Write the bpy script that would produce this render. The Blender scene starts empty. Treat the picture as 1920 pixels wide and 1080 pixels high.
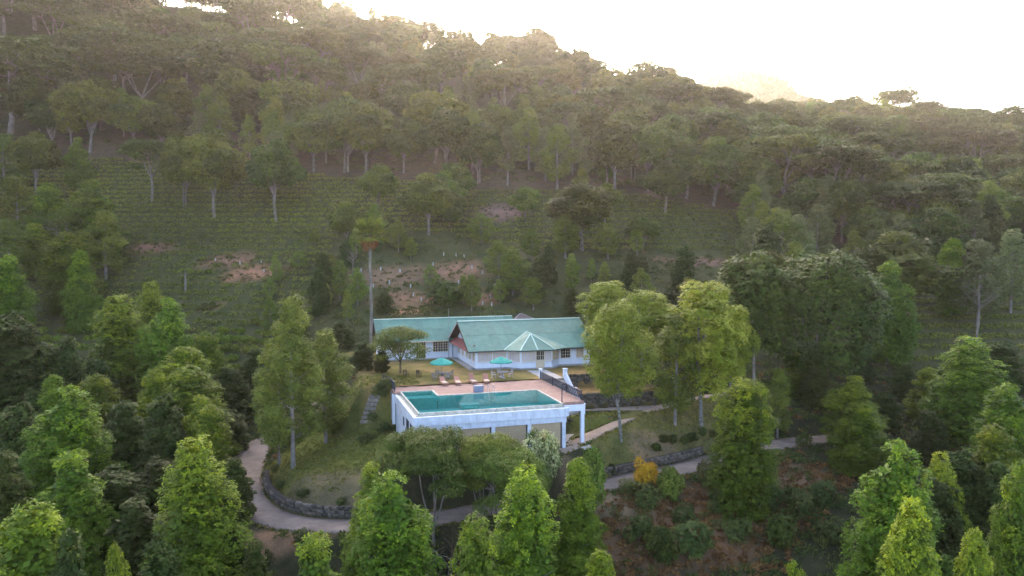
import bpy, bmesh, math, random
import numpy as np
from mathutils import Vector

# ------------------------------------------------------------------ camera
FPX, YH, CAMZ = 1450.0, 460.0, 16.0
TH = math.atan((540 - YH) / FPX)
scene = bpy.context.scene
COL = scene.collection
cam = bpy.data.cameras.new('camera')
cam.sensor_width = 36.0
cam.lens = 36.0 * FPX / 1920.0
cam.clip_start = 0.5
cam.clip_end = 8000
camo = bpy.data.objects.new('camera', cam)
camo.location = (0, 0, CAMZ)
camo.rotation_euler = (math.radians(90) - TH, 0, 0)
COL.objects.link(camo)
scene.camera = camo

# ------------------------------------------------------------------ sky, sun, exposure
SUN_EL, SUN_AZ = math.radians(16.6), math.radians(-6.6)      # azimuth from +Y towards +X
world = bpy.data.worlds.new('World')
scene.world = world
world.use_nodes = True
wn = world.node_tree
wn.nodes.clear()
sky = wn.nodes.new('ShaderNodeTexSky')
sky.sky_type = 'NISHITA'
sky.sun_disc = False
sky.sun_elevation = SUN_EL
sky.sun_rotation = SUN_AZ
sky.altitude = 600
sky.air_density = 0.5
sky.dust_density = 5.0
sky.ozone_density = 0.0
bg = wn.nodes.new('ShaderNodeBackground')
bg.inputs['Strength'].default_value = 0.15
wo = wn.nodes.new('ShaderNodeOutputWorld')
wn.links.new(sky.outputs[0], bg.inputs['Color'])
wn.links.new(bg.outputs[0], wo.inputs['Surface'])

sl = bpy.data.lights.new('sun', 'SUN')
sl.energy = 3.0
sl.angle = math.radians(0.6)
sl.color = (1.0, 0.86, 0.68)
so = bpy.data.objects.new('sun', sl)
sdir = Vector((math.sin(SUN_AZ) * math.cos(SUN_EL), math.cos(SUN_AZ) * math.cos(SUN_EL), math.sin(SUN_EL)))
so.rotation_euler = sdir.to_track_quat('Z', 'Y').to_euler()
so.location = (0, 0, 300)
COL.objects.link(so)

vs = scene.view_settings
vs.view_transform = 'Standard'
vs.look = 'None'
vs.gamma = 1.0
vs.use_curve_mapping = False
vs.exposure = 3.15
cy = scene.cycles
cy.max_bounces = 5
cy.diffuse_bounces = 2
cy.glossy_bounces = 3
cy.transmission_bounces = 4
cy.transparent_max_bounces = 8
cy.volume_bounces = 0
cy.use_denoising = True
cy.sample_clamp_indirect = 4.0

RNG = np.random.default_rng(11)
random.seed(5)

# ------------------------------------------------------------------ pixel helpers (photo is 1920x1080)
def ray(px, py):
    u = (px - 960) / FPX
    v = (540 - py) / FPX
    return np.array([u, math.cos(TH) + v * math.sin(TH), -math.sin(TH) + v * math.cos(TH)])
def on_z(px, py, z):
    d = ray(px, py); t = (z - CAMZ) / d[2]
    return np.array([d[0] * t, d[1] * t, z])
def at_y(px, py, Y):
    d = ray(px, py); t = Y / d[1]
    return np.array([d[0] * t, Y, CAMZ + d[2] * t])

# house / pool frame: local (u, w) axes turned 17 degrees
ANG = math.radians(17)
OX, OY = -9.1, 71.0
UX = np.array([math.cos(ANG), math.sin(ANG)])
WX = np.array([-math.sin(ANG), math.cos(ANG)])
def loc(u, w, z=0.0):
    p = np.array([OX, OY]) + u * UX + w * WX
    return np.array([p[0], p[1], z])
def to_uw(x, y):
    dx, dy = x - OX, y - OY
    return dx * UX[0] + dy * UX[1], dx * WX[0] + dy * WX[1]

# ------------------------------------------------------------------ terrain height
CP = []
for (px, py, Y) in [
    # left hillside
    (300, 700, 122), (60, 690, 120), (430, 560, 142), (470, 512, 149), (250, 470, 158), (60, 520, 150), (400, 412, 170), (300, 350, 186),
    (60, 380, 182), (520, 312, 196), (160, 292, 202), (50, 165, 250), (0, -30, 340), (250, 10, 345), (400, 38, 342), (-300, -20, 330), (-300, 300, 200), (-300, 520, 140),
    (520, 470, 155), (620, 500, 148), (620, 640, 120), (520, 700, 116),
    # centre hillside
    (780, 582, 127), (850, 505, 143), (700, 470, 150), (900, 442, 157), (990, 372, 178), (900, 352, 184), (700, 330, 190), (850, 215, 250), (800, 128, 315),
    (600, 84, 335), (1000, 142, 312), (1200, 215, 300), (1100, 300, 215), (1050, 500, 143), (1000, 585, 127),
    # right hillside
    (1300, 482, 148), (1300, 387, 178), (1450, 402, 180), (1200, 360, 183), (1750, 632, 124), (1680, 662, 118), (1830, 560, 140), (1910, 500, 158), (1450, 560, 130),
    (1700, 420, 195), (1900, 370, 235), (1910, 300, 300), (1500, 300, 265), (1330, 250, 312), (1600, 248, 380), (1430, 272, 400), (1750, 260, 370), (2200, 330, 300), (2200, 500, 170), (2200, 650, 120),
]:
    p = at_y(px, py, Y); CP.append((p[0], p[1], p[2]))
ROADPX = [(1610, 812, -5.9), (1560, 822, -6.3), (1480, 829, -6.7), (1400, 846, -7.0), (1340, 862, -7.2), (1300, 873, -7.35), (1230, 889, -7.6), (1150, 905, -7.9),
          (1080, 919, -8.2), (1000, 938, -8.5), (900, 958, -8.8), (800, 974, -9.05), (700, 984, -9.2), (620, 986, -9.3), (550, 980, -9.35),
          (502, 967, -9.3), (472, 945, -9.25), (458, 920, -9.15), (459, 890, -9.0), (468, 860, -8.8), (482, 838, -8.5), (512, 820, -8.0),
          (552, 797, -6.9), (592, 769, -5.6), (632, 741, -4.2), (652, 727, -3.4)]
ROAD0 = np.array([on_z(*p) for p in ROADPX])
PATHA = np.array([on_z(*p) for p in [(1040, 850, -4.35), (1072, 836, -4.33), (1110, 816, -4.2), (1150, 797, -3.9), (1195, 776, -3.5), (1238, 763, -3.25), (1300, 748, -2.7), (1360, 738, -2.3)]])
PATHB = np.array([on_z(*p) for p in [(1230, 762.5, -3.27), (1180, 765.5, -3.27), (1130, 765, -3.27), (1060, 768, -3.27)]])
for p in ROAD0[::2]: CP.append(tuple(p))
for p in PATHA[1::2]: CP.append(tuple(p))
for (px, py, z) in [
    (560, 905, -7.0), (520, 880, -7.3), (640, 930, -7.6), (650, 850, -6.0), (700, 775, -3.4), (640, 800, -5.2), (735, 835, -4.9), (600, 840, -6.6), (700, 890, -6.4),
    (1250, 842, -5.9), (1150, 872, -6.6), (1320, 815, -5.2), (1170, 825, -4.9), (1250, 800, -4.4), (1060, 870, -6.2), (1330, 770, -3.6), (900, 925, -7.2), (800, 930, -7.4),
    (1250, 1000, -10.2), (1450, 1000, -10.6), (1350, 1062, -11.8), (1150, 965, -9.3), (1150, 1060, -12.2), (500, 1025, -10.2), (640, 1030, -10.8), (1500, 930, -9.0), (1540, 880, -7.4),
    (900, 1060, -12.6)]:
    CP.append(tuple(on_z(px, py, z)))
CP += [(-45, 70, -13.5), (-30, 62, -13.5), (-50, 90, -11.5), (-58, 108, -8), (-75, 80, -12), (-40, 50, -19), (0, 50, -19), (40, 50, -19), (70, 55, -17), (60, 72, -12.5), (55, 90, -8), (75, 95, -5),
       (48, 105, -4.5), (62, 112, -2), (0, 25, -29), (-60, 20, -29), (60, 20, -28), (0, -40, -40), (-100, -40, -38), (100, -40, -38), (-110, 40, -20), (110, 40, -18), (120, 90, -3), (-100, 100, -6),
       (-36, 100, -10), (-28, 108, -6.5)]
CP += [(-250, 420, 130), (-120, 420, 128), (0, 420, 88), (100, 470, 62), (220, 450, 70), (320, 330, 45), (-350, 250, 95), (-350, 60, -10), (350, 120, 10), (350, 0, -20), (-350, -40, -30),
       (-200, 560, 60), (0, 560, 40), (250, 600, 30)]
CP = np.array(CP)
def _phi(r2):
    return 0.5 * r2 * np.log(r2 + 1e-9)
def _fit(P, lam):
    X = P[:, :2] / 50.0
    n = len(P)
    K = _phi(((X[:, None] - X[None]) ** 2).sum(-1)) + lam * np.eye(n)
    Q = np.c_[np.ones(n), X]
    A = np.zeros((n + 3, n + 3)); A[:n, :n] = K; A[:n, n:] = Q; A[n:, :n] = Q.T
    return np.linalg.solve(A, np.r_[P[:, 2], 0, 0, 0]), X
TPS, TX = _fit(CP, 0.004)
def sstep(a, b, x):
    t = np.clip((x - a) / (b - a), 0, 1)
    return t * t * (3 - 2 * t)
def base_z(x, y):
    q = np.stack([x, y], -1) / 50.0
    out = np.empty(len(x))
    for i in range(0, len(x), 20000):
        s = q[i:i + 20000]
        K = _phi(((s[:, None] - TX[None]) ** 2).sum(-1))
        out[i:i + 20000] = K @ TPS[:-3] + TPS[-3] + s @ TPS[-2:]
    far = sstep(480, 800, y)
    far = np.maximum(far, sstep(330, 520, np.abs(x)))
    far = np.maximum(far, sstep(-30, -160, y))
    out = np.clip(out, -60, 150)
    return out * (1 - far) + far * (-25)
def wob(x, y, s, seed):
    r = np.random.default_rng(seed)
    o = np.zeros_like(x)
    for k in range(6):
        a = r.uniform(0, 6.28); fr = s * r.uniform(0.6, 1.8)
        o += np.sin(fr * (x * math.cos(a) + y * math.sin(a)) + r.uniform(0, 6.28))
    return o / 6
def dense(P, step=0.6):
    # Catmull-Rom through the points, resampled
    P = np.asarray(P); out = []
    for i in range(len(P) - 1):
        p0, p1, p2, p3 = P[max(i - 1, 0)], P[i], P[i + 1], P[min(i + 2, len(P) - 1)]
        n = max(2, int(np.linalg.norm(p2 - p1) / step))
        for t in np.arange(n) / n:
            out.append(0.5 * ((2 * p1) + (-p0 + p2) * t + (2 * p0 - 5 * p1 + 4 * p2 - p3) * t * t + (-p0 + 3 * p1 - 3 * p2 + p3) * t ** 3))
    out.append(P[-1])
    return np.array(out)
ROAD, PA, PB = dense(ROAD0), dense(PATHA), dense(PATHB)
def near(line, x, y, lim):
    d = np.full(len(x), 1e9); z = np.zeros(len(x))
    m = (x > line[:, 0].min() - lim) & (x < line[:, 0].max() + lim) & (y > line[:, 1].min() - lim) & (y < line[:, 1].max() + lim)
    idx = np.where(m)[0]
    for i in range(0, len(idx), 8000):
        j = idx[i:i + 8000]
        dd = (x[j, None] - line[None, :, 0]) ** 2 + (y[j, None] - line[None, :, 1]) ** 2
        k = dd.argmin(1)
        d[j] = np.sqrt(dd[np.arange(len(j)), k]); z[j] = line[k, 2]
    return d, z
def rect_m(u, w, u0, u1, w0, w1, bl):
    bu0, bu1, bw0, bw1 = bl
    f = 1 - sstep(0, 1, np.maximum(np.maximum((u0 - u) / bu0, (u - u1) / bu1), np.maximum((w0 - w) / bw0, (w - w1) / bw1)))
    return f
def ground(x, y):
    x = np.atleast_1d(np.asarray(x, float)); y = np.atleast_1d(np.asarray(y, float))
    z = base_z(x, y)
    u, w = to_uw(x, y)
    rough = sstep(118, 150, y) + sstep(62, 50, y)
    z = z + wob(x, y, 0.12, 3) * 1.2 * rough + wob(x, y, 0.5, 4) * 0.22
    def put(m, zz):
        nonlocal z
        z = z * (1 - m) + zz * m
    put(rect_m(u, w, -0.2, 18.4, 0.2, 15.0, (2.2, 2.0, 2.4, 0.5)), -4.42)
    for ln, hw, bl in ((ROAD, 2.1, 2.6), (PA, 1.1, 1.8)):
        d, zz = near(ln, x, y, 8)
        put(1 - sstep(hw, hw + bl, d), zz - 0.07)
    put(rect_m(u, w, 18.3, 27, 9.4, 13.0, (0.6, 6.0, 1.2, 0.3)), -3.34)
    put(rect_m(u, w, 21.5, 33, 13.3, 18.2, (0.3, 6.0, 0.3, 0.3)), -1.5)
    put(rect_m(u, w, -2.0, 30, 18.2, 46.5, (4.0, 5.0, 0.4, 4.0)), 0.0)
    put(rect_m(u, w, -1.0, 18.3, 15.6, 20.0, (2.5, 0.4, 0.5, 1.0)), 0.0)
    put(rect_m(u, w, 18.1, 21.4, 16.2, 20.0, (0.4, 0.4, 0.3, 1.0)), 0.0)
    return z
def gz(x, y):
    return float(ground([x], [y])[0])
def hit(px, py, y0=58, y1=420):
    Y = np.arange(y0, y1, 0.5)
    d = ray(px, py)
    X = d[0] / d[1] * Y; Z = CAMZ + d[2] / d[1] * Y
    g = ground(X, Y)
    k = np.where(g >= Z)[0]
    if len(k) == 0: return np.array([X[-1], Y[-1], g[-1]])
    i = k[0]
    return np.array([X[i], Y[i], g[i]])

# ------------------------------------------------------------------ materials
MATS = {}
def nt(name):
    m = bpy.data.materials.new(name); m.use_nodes = True
    t = m.node_tree; t.nodes.clear()
    out = t.nodes.new('ShaderNodeOutputMaterial')
    MATS[name] = m
    return m, t, out
def N(t, kind, **kw):
    n = t.nodes.new(kind)
    for k, v in kw.items():
        if k.startswith('i_'):
            n.inputs[k[2:].replace('_', ' ')].default_value = v
        else:
            setattr(n, k, v)
    return n
def c4(c): return (c[0], c[1], c[2], 1)
def ramp(t, stops):
    r = t.nodes.new('ShaderNodeValToRGB')
    e = r.color_ramp.elements
    while len(e) < len(stops): e.new(0.5)
    for i, (p, c) in enumerate(stops):
        e[i].position = p; e[i].color = c4(c)
    return r
def mat(name, c1, c2=None, scale=2.0, rough=0.7, spec=0.3, bump=0.0, stain=None, metal=0.0, objvar=0.0, detail=6, stretch=(1, 1, 1)):
    m, t, out = nt(name)
    p = N(t, 'ShaderNodeBsdfPrincipled'); p.inputs['Roughness'].default_value = rough
    p.inputs['Specular IOR Level'].default_value = spec; p.inputs['Metallic'].default_value = metal
    tc = N(t, 'ShaderNodeTexCoord'); mp = N(t, 'ShaderNodeMapping'); mp.inputs['Scale'].default_value = stretch
    t.links.new(tc.outputs['Object'], mp.inputs['Vector'])
    no = N(t, 'ShaderNodeTexNoise'); no.inputs['Scale'].default_value = scale; no.inputs['Detail'].default_value = detail
    no.inputs['Roughness'].default_value = 0.65
    t.links.new(mp.outputs[0], no.inputs['Vector'])
    c2 = c2 or tuple(x * 0.8 for x in c1)
    r = ramp(t, [(0.32, c2), (0.62, c1)])
    t.links.new(no.outputs['Fac'], r.inputs[0])
    col = r.outputs[0]
    if stain:
        n2 = N(t, 'ShaderNodeTexNoise'); n2.inputs['Scale'].default_value = stain[1]; n2.inputs['Detail'].default_value = 8; n2.inputs['Roughness'].default_value = 0.75
        m2 = N(t, 'ShaderNodeMapping'); m2.inputs['Scale'].default_value = (1, 1, 0.25)
        t.links.new(tc.outputs['Object'], m2.inputs['Vector']); t.links.new(m2.outputs[0], n2.inputs['Vector'])
        r2 = ramp(t, [(stain[2], (0, 0, 0)), (stain[2] + 0.2, (1, 1, 1))])
        t.links.new(n2.outputs['Fac'], r2.inputs[0])
        mx = N(t, 'ShaderNodeMix', data_type='RGBA')
        t.links.new(r2.outputs[0], mx.inputs[0]); t.links.new(col, mx.inputs[6]); mx.inputs[7].default_value = c4(stain[0])
        col = mx.outputs[2]
    if objvar:
        oi = N(t, 'ShaderNodeObjectInfo'); hs = N(t, 'ShaderNodeHueSaturation')
        mr = N(t, 'ShaderNodeMapRange'); mr.inputs[3].default_value = 1 - objvar; mr.inputs[4].default_value = 1 + objvar
        t.links.new(oi.outputs['Random'], mr.inputs[0]); t.links.new(mr.outputs[0], hs.inputs['Value']); t.links.new(col, hs.inputs['Color'])
        col = hs.outputs[0]
    t.links.new(col, p.inputs['Base Color'])
    if bump:
        b = N(t, 'ShaderNodeBump'); b.inputs['Strength'].default_value = bump; b.inputs['Distance'].default_value = 0.05
        t.links.new(no.outputs['Fac'], b.inputs['Height']); t.links.new(b.outputs[0], p.inputs['Normal'])
    t.links.new(p.outputs[0], out.inputs['Surface'])
    return m
LEAF_GAIN = 1.5
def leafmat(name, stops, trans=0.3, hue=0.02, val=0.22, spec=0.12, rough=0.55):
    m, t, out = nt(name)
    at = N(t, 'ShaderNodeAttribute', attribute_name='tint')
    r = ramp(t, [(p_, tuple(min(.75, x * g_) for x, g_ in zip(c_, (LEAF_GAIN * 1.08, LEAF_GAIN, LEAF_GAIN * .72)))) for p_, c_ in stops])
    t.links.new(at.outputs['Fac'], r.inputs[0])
    oi = N(t, 'ShaderNodeObjectInfo'); hs = N(t, 'ShaderNodeHueSaturation')
    mr = N(t, 'ShaderNodeMapRange'); mr.inputs[3].default_value = 1 - val; mr.inputs[4].default_value = 1 + val
    t.links.new(oi.outputs['Random'], mr.inputs[0]); t.links.new(mr.outputs[0], hs.inputs['Value'])
    mu = N(t, 'ShaderNodeMath', operation='MULTIPLY'); mu.inputs[1].default_value = 7.13
    fr = N(t, 'ShaderNodeMath', operation='FRACT')
    m3 = N(t, 'ShaderNodeMapRange'); m3.inputs[3].default_value = 0.5 - hue; m3.inputs[4].default_value = 0.5 + hue
    t.links.new(oi.outputs['Random'], mu.inputs[0]); t.links.new(mu.outputs[0], fr.inputs[0]); t.links.new(fr.outputs[0], m3.inputs[0]); t.links.new(m3.outputs[0], hs.inputs['Hue'])
    t.links.new(r.outputs[0], hs.inputs['Color'])
    p = N(t, 'ShaderNodeBsdfPrincipled'); p.inputs['Roughness'].default_value = rough; p.inputs['Specular IOR Level'].default_value = spec
    t.links.new(hs.outputs[0], p.inputs['Base Color'])
    tl = N(t, 'ShaderNodeBsdfTranslucent'); t.links.new(hs.outputs[0], tl.inputs['Color'])
    ms = N(t, 'ShaderNodeMixShader'); ms.inputs[0].default_value = trans
    t.links.new(p.outputs[0], ms.inputs[1]); t.links.new(tl.outputs[0], ms.inputs[2])
    t.links.new(ms.outputs[0], out.inputs['Surface'])
    return m

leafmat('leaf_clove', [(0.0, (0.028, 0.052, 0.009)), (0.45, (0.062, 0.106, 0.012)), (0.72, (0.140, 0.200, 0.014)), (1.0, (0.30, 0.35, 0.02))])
leafmat('leaf_dark', [(0.0, (0.016, 0.028, 0.008)), (0.5, (0.032, 0.050, 0.012)), (1.0, (0.075, 0.104, 0.018))])
leafmat('leaf_yellow', [(0.0, (0.052, 0.078, 0.011)), (0.45, (0.118, 0.158, 0.019)), (0.8, (0.225, 0.262, 0.040)), (1.0, (0.33, 0.32, 0.10))])
leafmat('leaf_forest', [(0.0, (0.020, 0.034, 0.008)), (0.5, (0.044, 0.068, 0.013)), (1.0, (0.110, 0.142, 0.024))], val=0.42, hue=0.035)
leafmat('leaf_umbrella', [(0.0, (0.022, 0.036, 0.010)), (0.5, (0.044, 0.068, 0.015)), (1.0, (0.095, 0.122, 0.026))], val=0.25, hue=0.025)
leafmat('leaf_silver', [(0.0, (0.052, 0.070, 0.034)), (0.5, (0.084, 0.108, 0.050)), (1.0, (0.145, 0.170, 0.080))])
leafmat('leaf_loose', [(0.0, (0.036, 0.060, 0.014)), (0.5, (0.076, 0.112, 0.023)), (1.0, (0.16, 0.205, 0.036))])
leafmat('leaf_tea', [(0.0, (0.042, 0.066, 0.013)), (0.5, (0.092, 0.132, 0.020)), (1.0, (0.165, 0.215, 0.032))], val=0.25)
leafmat('leaf_orange', [(0.0, (0.10, 0.07, 0.012)), (0.5, (0.36, 0.17, 0.015)), (1.0, (0.60, 0.34, 0.03))])
leafmat('leaf_variegated', [(0.0, (0.030, 0.060, 0.020)), (0.5, (0.075, 0.115, 0.040)), (0.7, (0.30, 0.33, 0.20)), (1.0, (0.55, 0.55, 0.38))])
leafmat('leaf_dry', [(0.0, (0.060, 0.040, 0.020)), (0.5, (0.135, 0.088, 0.040)), (1.0, (0.24, 0.17, 0.075))])
leafmat('leaf_scrub', [(0.0, (0.024, 0.040, 0.016)), (0.5, (0.045, 0.066, 0.022)), (0.85, (0.085, 0.105, 0.032)), (1.0, (0.17, 0.12, 0.05))])
leafmat('leaf_hill', [(0.0, (0.03, 0.05, 0.02)), (1.0, (0.055, 0.085, 0.03))], trans=0.0, spec=0.0)
leafmat('leaf_giant', [(0.0, (0.018, 0.034, 0.008)), (0.5, (0.040, 0.066, 0.012)), (1.0, (0.092, 0.128, 0.020))])
leafmat('leaf_lawn', [(0.0, (0.050, 0.055, 0.016)), (0.5, (0.095, 0.105, 0.026)), (1.0, (0.20, 0.17, 0.06))])
leafmat('leaf_deadfrond', [(0.0, (0.085, 0.042, 0.024)), (1.0, (0.21, 0.10, 0.055))])
mat('bark_pale', (0.23, 0.20, 0.16), (0.10, 0.085, 0.068), 3.0, 0.9, 0.1, 0.4, stretch=(1, 1, 0.4))
mat('bark_brown', (0.16, 0.115, 0.08), (0.07, 0.052, 0.038), 3.0, 0.9, 0.1, 0.4, stretch=(1, 1, 0.4))
mat('bark_grey', (0.28, 0.25, 0.21), (0.12, 0.10, 0.085), 3.0, 0.9, 0.1, 0.4, stretch=(1, 1, 0.4))
mat('bark_lichen', (0.26, 0.25, 0.215), (0.06, 0.047, 0.037), 4.0, 0.9, 0.1, 0.4)
mat('wall_white', (0.74, 0.76, 0.80), (0.66, 0.69, 0.74), 1.2, 0.8, 0.2, stain=((0.50, 0.52, 0.55), 1.2, 0.62))
mat('pool_wall', (0.62, 0.655, 0.70), (0.47, 0.50, 0.55), 1.6, 0.85, 0.2, stain=((0.30, 0.32, 0.34), 2.2, 0.53))
mat('roof_green', (0.100, 0.225, 0.165), (0.068, 0.170, 0.125), 1.2, 0.6, 0.3, stain=((0.17, 0.255, 0.20), 0.9, 0.56), objvar=0.12, stretch=(1, 1, 1))
mat('roof_trim', (0.40, 0.56, 0.47), (0.30, 0.46, 0.38), 3.0, 0.6)
mat('roof_red', (0.30, 0.095, 0.080), (0.21, 0.068, 0.058), 2.0, 0.7)
mat('roof_brown', (0.20, 0.145, 0.125), (0.14, 0.10, 0.09), 2.0, 0.8)
mat('dark_wood', (0.050, 0.032, 0.022), (0.035, 0.022, 0.016), 4.0, 0.7)
mat('frame_cream', (0.66, 0.54, 0.37), (0.56, 0.45, 0.30), 4.0, 0.6)
mat('curtain', (0.60, 0.55, 0.56), (0.48, 0.43, 0.44), 6.0, 0.8, stretch=(6, 6, 0.5))
mat('shutter', (0.50, 0.40, 0.29), (0.40, 0.31, 0.22), 6.0, 0.7)
mat('blind_tan', (0.43, 0.32, 0.19), (0.35, 0.26, 0.155), 1.5, 0.85, stretch=(1, 1, 5))
mat('plinth', (0.38, 0.36, 0.33), (0.24, 0.23, 0.21), 2.0, 0.9)
mat('concrete', (0.46, 0.43, 0.40), (0.34, 0.31, 0.28), 1.4, 0.9, 0.2, 0.2)
mat('coping', (0.52, 0.50, 0.44), (0.26, 0.27, 0.20), 2.2, 0.8, stain=((0.14, 0.16, 0.10), 2.5, 0.55))
mat('mosaic', (0.20, 0.76, 0.69), (0.12, 0.62, 0.57), 3.0, 0.4)
mat('iron', (0.030, 0.034, 0.05), (0.020, 0.022, 0.03), 5.0, 0.5, 0.4)
mat('canopy_teal', (0.035, 0.33, 0.25), (0.025, 0.27, 0.21), 3.0, 0.8)
mat('pole_grey', (0.25, 0.25, 0.24), (0.18, 0.18, 0.17), 3.0, 0.5)
mat('stone_pale', (0.46, 0.40, 0.38), (0.32, 0.28, 0.27), 4.0, 0.85)
mat('terracotta', (0.43, 0.20, 0.14), (0.33, 0.15, 0.10), 5.0, 0.7)
mat('cushion', (0.62, 0.46, 0.34), (0.52, 0.38, 0.28), 5.0, 0.9)
mat('box_slate', (0.20, 0.23, 0.30), (0.15, 0.17, 0.23), 3.0, 0.6)
mat('stone', (0.19, 0.160, 0.128), (0.065, 0.057, 0.045), 3.0, 0.95, 0.1, 0.5, objvar=0.4, stain=((0.045, 0.052, 0.022), 1.4, 0.5))
mat('mortar', (0.085, 0.072, 0.06), (0.045, 0.04, 0.034), 3.0, 0.95, 0.1)
mat('sleeve_white', (0.52, 0.52, 0.49), (0.40, 0.40, 0.37), 3.0, 0.7)
mat('post_dark', (0.05, 0.03, 0.025), (0.03, 0.02, 0.016), 3.0, 0.8)
mat('steel', (0.55, 0.56, 0.58), (0.48, 0.49, 0.5), 3.0, 0.25, 0.5, metal=1.0)

# glass, water, deck, road, ground
def m_glass():
    m, t, out = nt('glass_dark')
    p = N(t, 'ShaderNodeBsdfPrincipled'); p.inputs['Base Color'].default_value = (0.028, 0.032, 0.036, 1)
    p.inputs['Roughness'].default_value = 0.08; p.inputs['Specular IOR Level'].default_value = 0.6
    t.links.new(p.outputs[0], out.inputs['Surface'])
m_glass()
def m_water():
    m, t, out = nt('water')
    gl = N(t, 'ShaderNodeBsdfGlossy'); gl.inputs['Roughness'].default_value = 0.03
    tr = N(t, 'ShaderNodeBsdfTransparent'); tr.inputs['Color'].default_value = (0.80, 0.97, 0.97, 1)
    fz = N(t, 'ShaderNodeFresnel'); fz.inputs['IOR'].default_value = 1.33
    tc = N(t, 'ShaderNodeTexCoord')
    no = N(t, 'ShaderNodeTexNoise'); no.inputs['Scale'].default_value = 2.2; no.inputs['Detail'].default_value = 3
    b = N(t, 'ShaderNodeBump'); b.inputs['Strength'].default_value = 0.10; b.inputs['Distance'].default_value = 0.05
    t.links.new(tc.outputs['Object'], no.inputs['Vector']); t.links.new(no.outputs['Fac'], b.inputs['Height'])
    t.links.new(b.outputs[0], gl.inputs['Normal']); t.links.new(b.outputs[0], fz.inputs['Normal'])
    ms = N(t, 'ShaderNodeMixShader')
    t.links.new(fz.outputs[0], ms.inputs[0]); t.links.new(tr.outputs[0], ms.inputs[1]); t.links.new(gl.outputs[0], ms.inputs[2])
    t.links.new(ms.outputs[0], out.inputs['Surface'])
m_water()
def m_brick(name, c1, c2, mor, sc):
    m, t, out = nt(name)
    p = N(t, 'ShaderNodeBsdfPrincipled'); p.inputs['Roughness'].default_value = 0.85; p.inputs['Specular IOR Level'].default_value = 0.2
    tc = N(t, 'ShaderNodeTexCoord')
    br = N(t, 'ShaderNodeTexBrick'); br.inputs['Color1'].default_value = c4(c1); br.inputs['Color2'].default_value = c4(c2); br.inputs['Mortar'].default_value = c4(mor)
    br.inputs['Scale'].default_value = sc; br.inputs['Mortar Size'].default_value = 0.012
    t.links.new(tc.outputs['Object'], br.inputs['Vector'])
    no = N(t, 'ShaderNodeTexNoise'); no.inputs['Scale'].default_value = 0.9; no.inputs['Detail'].default_value = 8; no.inputs['Roughness'].default_value = 0.7
    t.links.new(tc.outputs['Object'], no.inputs['Vector'])
    r = ramp(t, [(0.3, (0.72, 0.70, 0.68)), (0.7, (1.12, 1.1, 1.08))])
    t.links.new(no.outputs['Fac'], r.inputs[0])
    mx = N(t, 'ShaderNodeMix', data_type='RGBA', blend_type='MULTIPLY'); mx.inputs[0].default_value = 1
    t.links.new(br.outputs['Color'], mx.inputs[6]); t.links.new(r.outputs[0], mx.inputs[7])
    t.links.new(mx.outputs[2], p.inputs['Base Color']); t.links.new(p.outputs[0], out.inputs['Surface'])
m_brick('deck_brick', (0.40, 0.25, 0.20), (0.33, 0.205, 0.165), (0.26, 0.18, 0.15), 1.6)
mat('road', (0.25, 0.20, 0.165), (0.14, 0.112, 0.092), 0.45, 0.9, 0.2, 0.2, stain=((0.31, 0.245, 0.20), 0.35, 0.52), detail=10)
mat('sand_path', (0.36, 0.28, 0.22), (0.26, 0.20, 0.155), 0.8, 0.95, 0.1, 0.2)
def m_ground():
    m, t, out = nt('ground')
    p = N(t, 'ShaderNodeBsdfPrincipled'); p.inputs['Roughness'].default_value = 0.95; p.inputs['Specular IOR Level'].default_value = 0.1
    at = N(t, 'ShaderNodeAttribute', attribute_name='zone')
    tc = N(t, 'ShaderNodeTexCoord')
    no = N(t, 'ShaderNodeTexNoise'); no.inputs['Scale'].default_value = 0.55; no.inputs['Detail'].default_value = 12; no.inputs['Roughness'].default_value = 0.72
    n2 = N(t, 'ShaderNodeTexNoise'); n2.inputs['Scale'].default_value = 6; n2.inputs['Detail'].default_value = 6; n2.inputs['Roughness'].default_value = 0.7
    t.links.new(tc.outputs['Object'], no.inputs['Vector']); t.links.new(tc.outputs['Object'], n2.inputs['Vector'])
    r = ramp(t, [(0.30, (0.55, 0.60, 0.55)), (0.5, (1.0, 1.0, 1.0)), (0.72, (1.5, 1.3, 1.15))])
    r2 = ramp(t, [(0.3, (0.72, 0.72, 0.72)), (0.7, (1.3, 1.3, 1.3))])
    t.links.new(no.outputs['Fac'], r.inputs[0]); t.links.new(n2.outputs['Fac'], r2.inputs[0])
    mx = N(t, 'ShaderNodeMix', data_type='RGBA', blend_type='MULTIPLY'); mx.inputs[0].default_value = 1
    m2 = N(t, 'ShaderNodeMix', data_type='RGBA', blend_type='MULTIPLY'); m2.inputs[0].default_value = 1
    t.links.new(at.outputs['Color'], mx.inputs[6]); t.links.new(r.outputs[0], mx.inputs[7])
    t.links.new(mx.outputs[2], m2.inputs[6]); t.links.new(r2.outputs[0], m2.inputs[7])
    b = N(t, 'ShaderNodeBump'); b.inputs['Strength'].default_value = 0.5; b.inputs['Distance'].default_value = 0.15
    t.links.new(n2.outputs['Fac'], b.inputs['Height']); t.links.new(b.outputs[0], p.inputs['Normal'])
    t.links.new(m2.outputs[2], p.inputs['Base Color']); t.links.new(p.outputs[0], out.inputs['Surface'])
m_ground()

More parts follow.
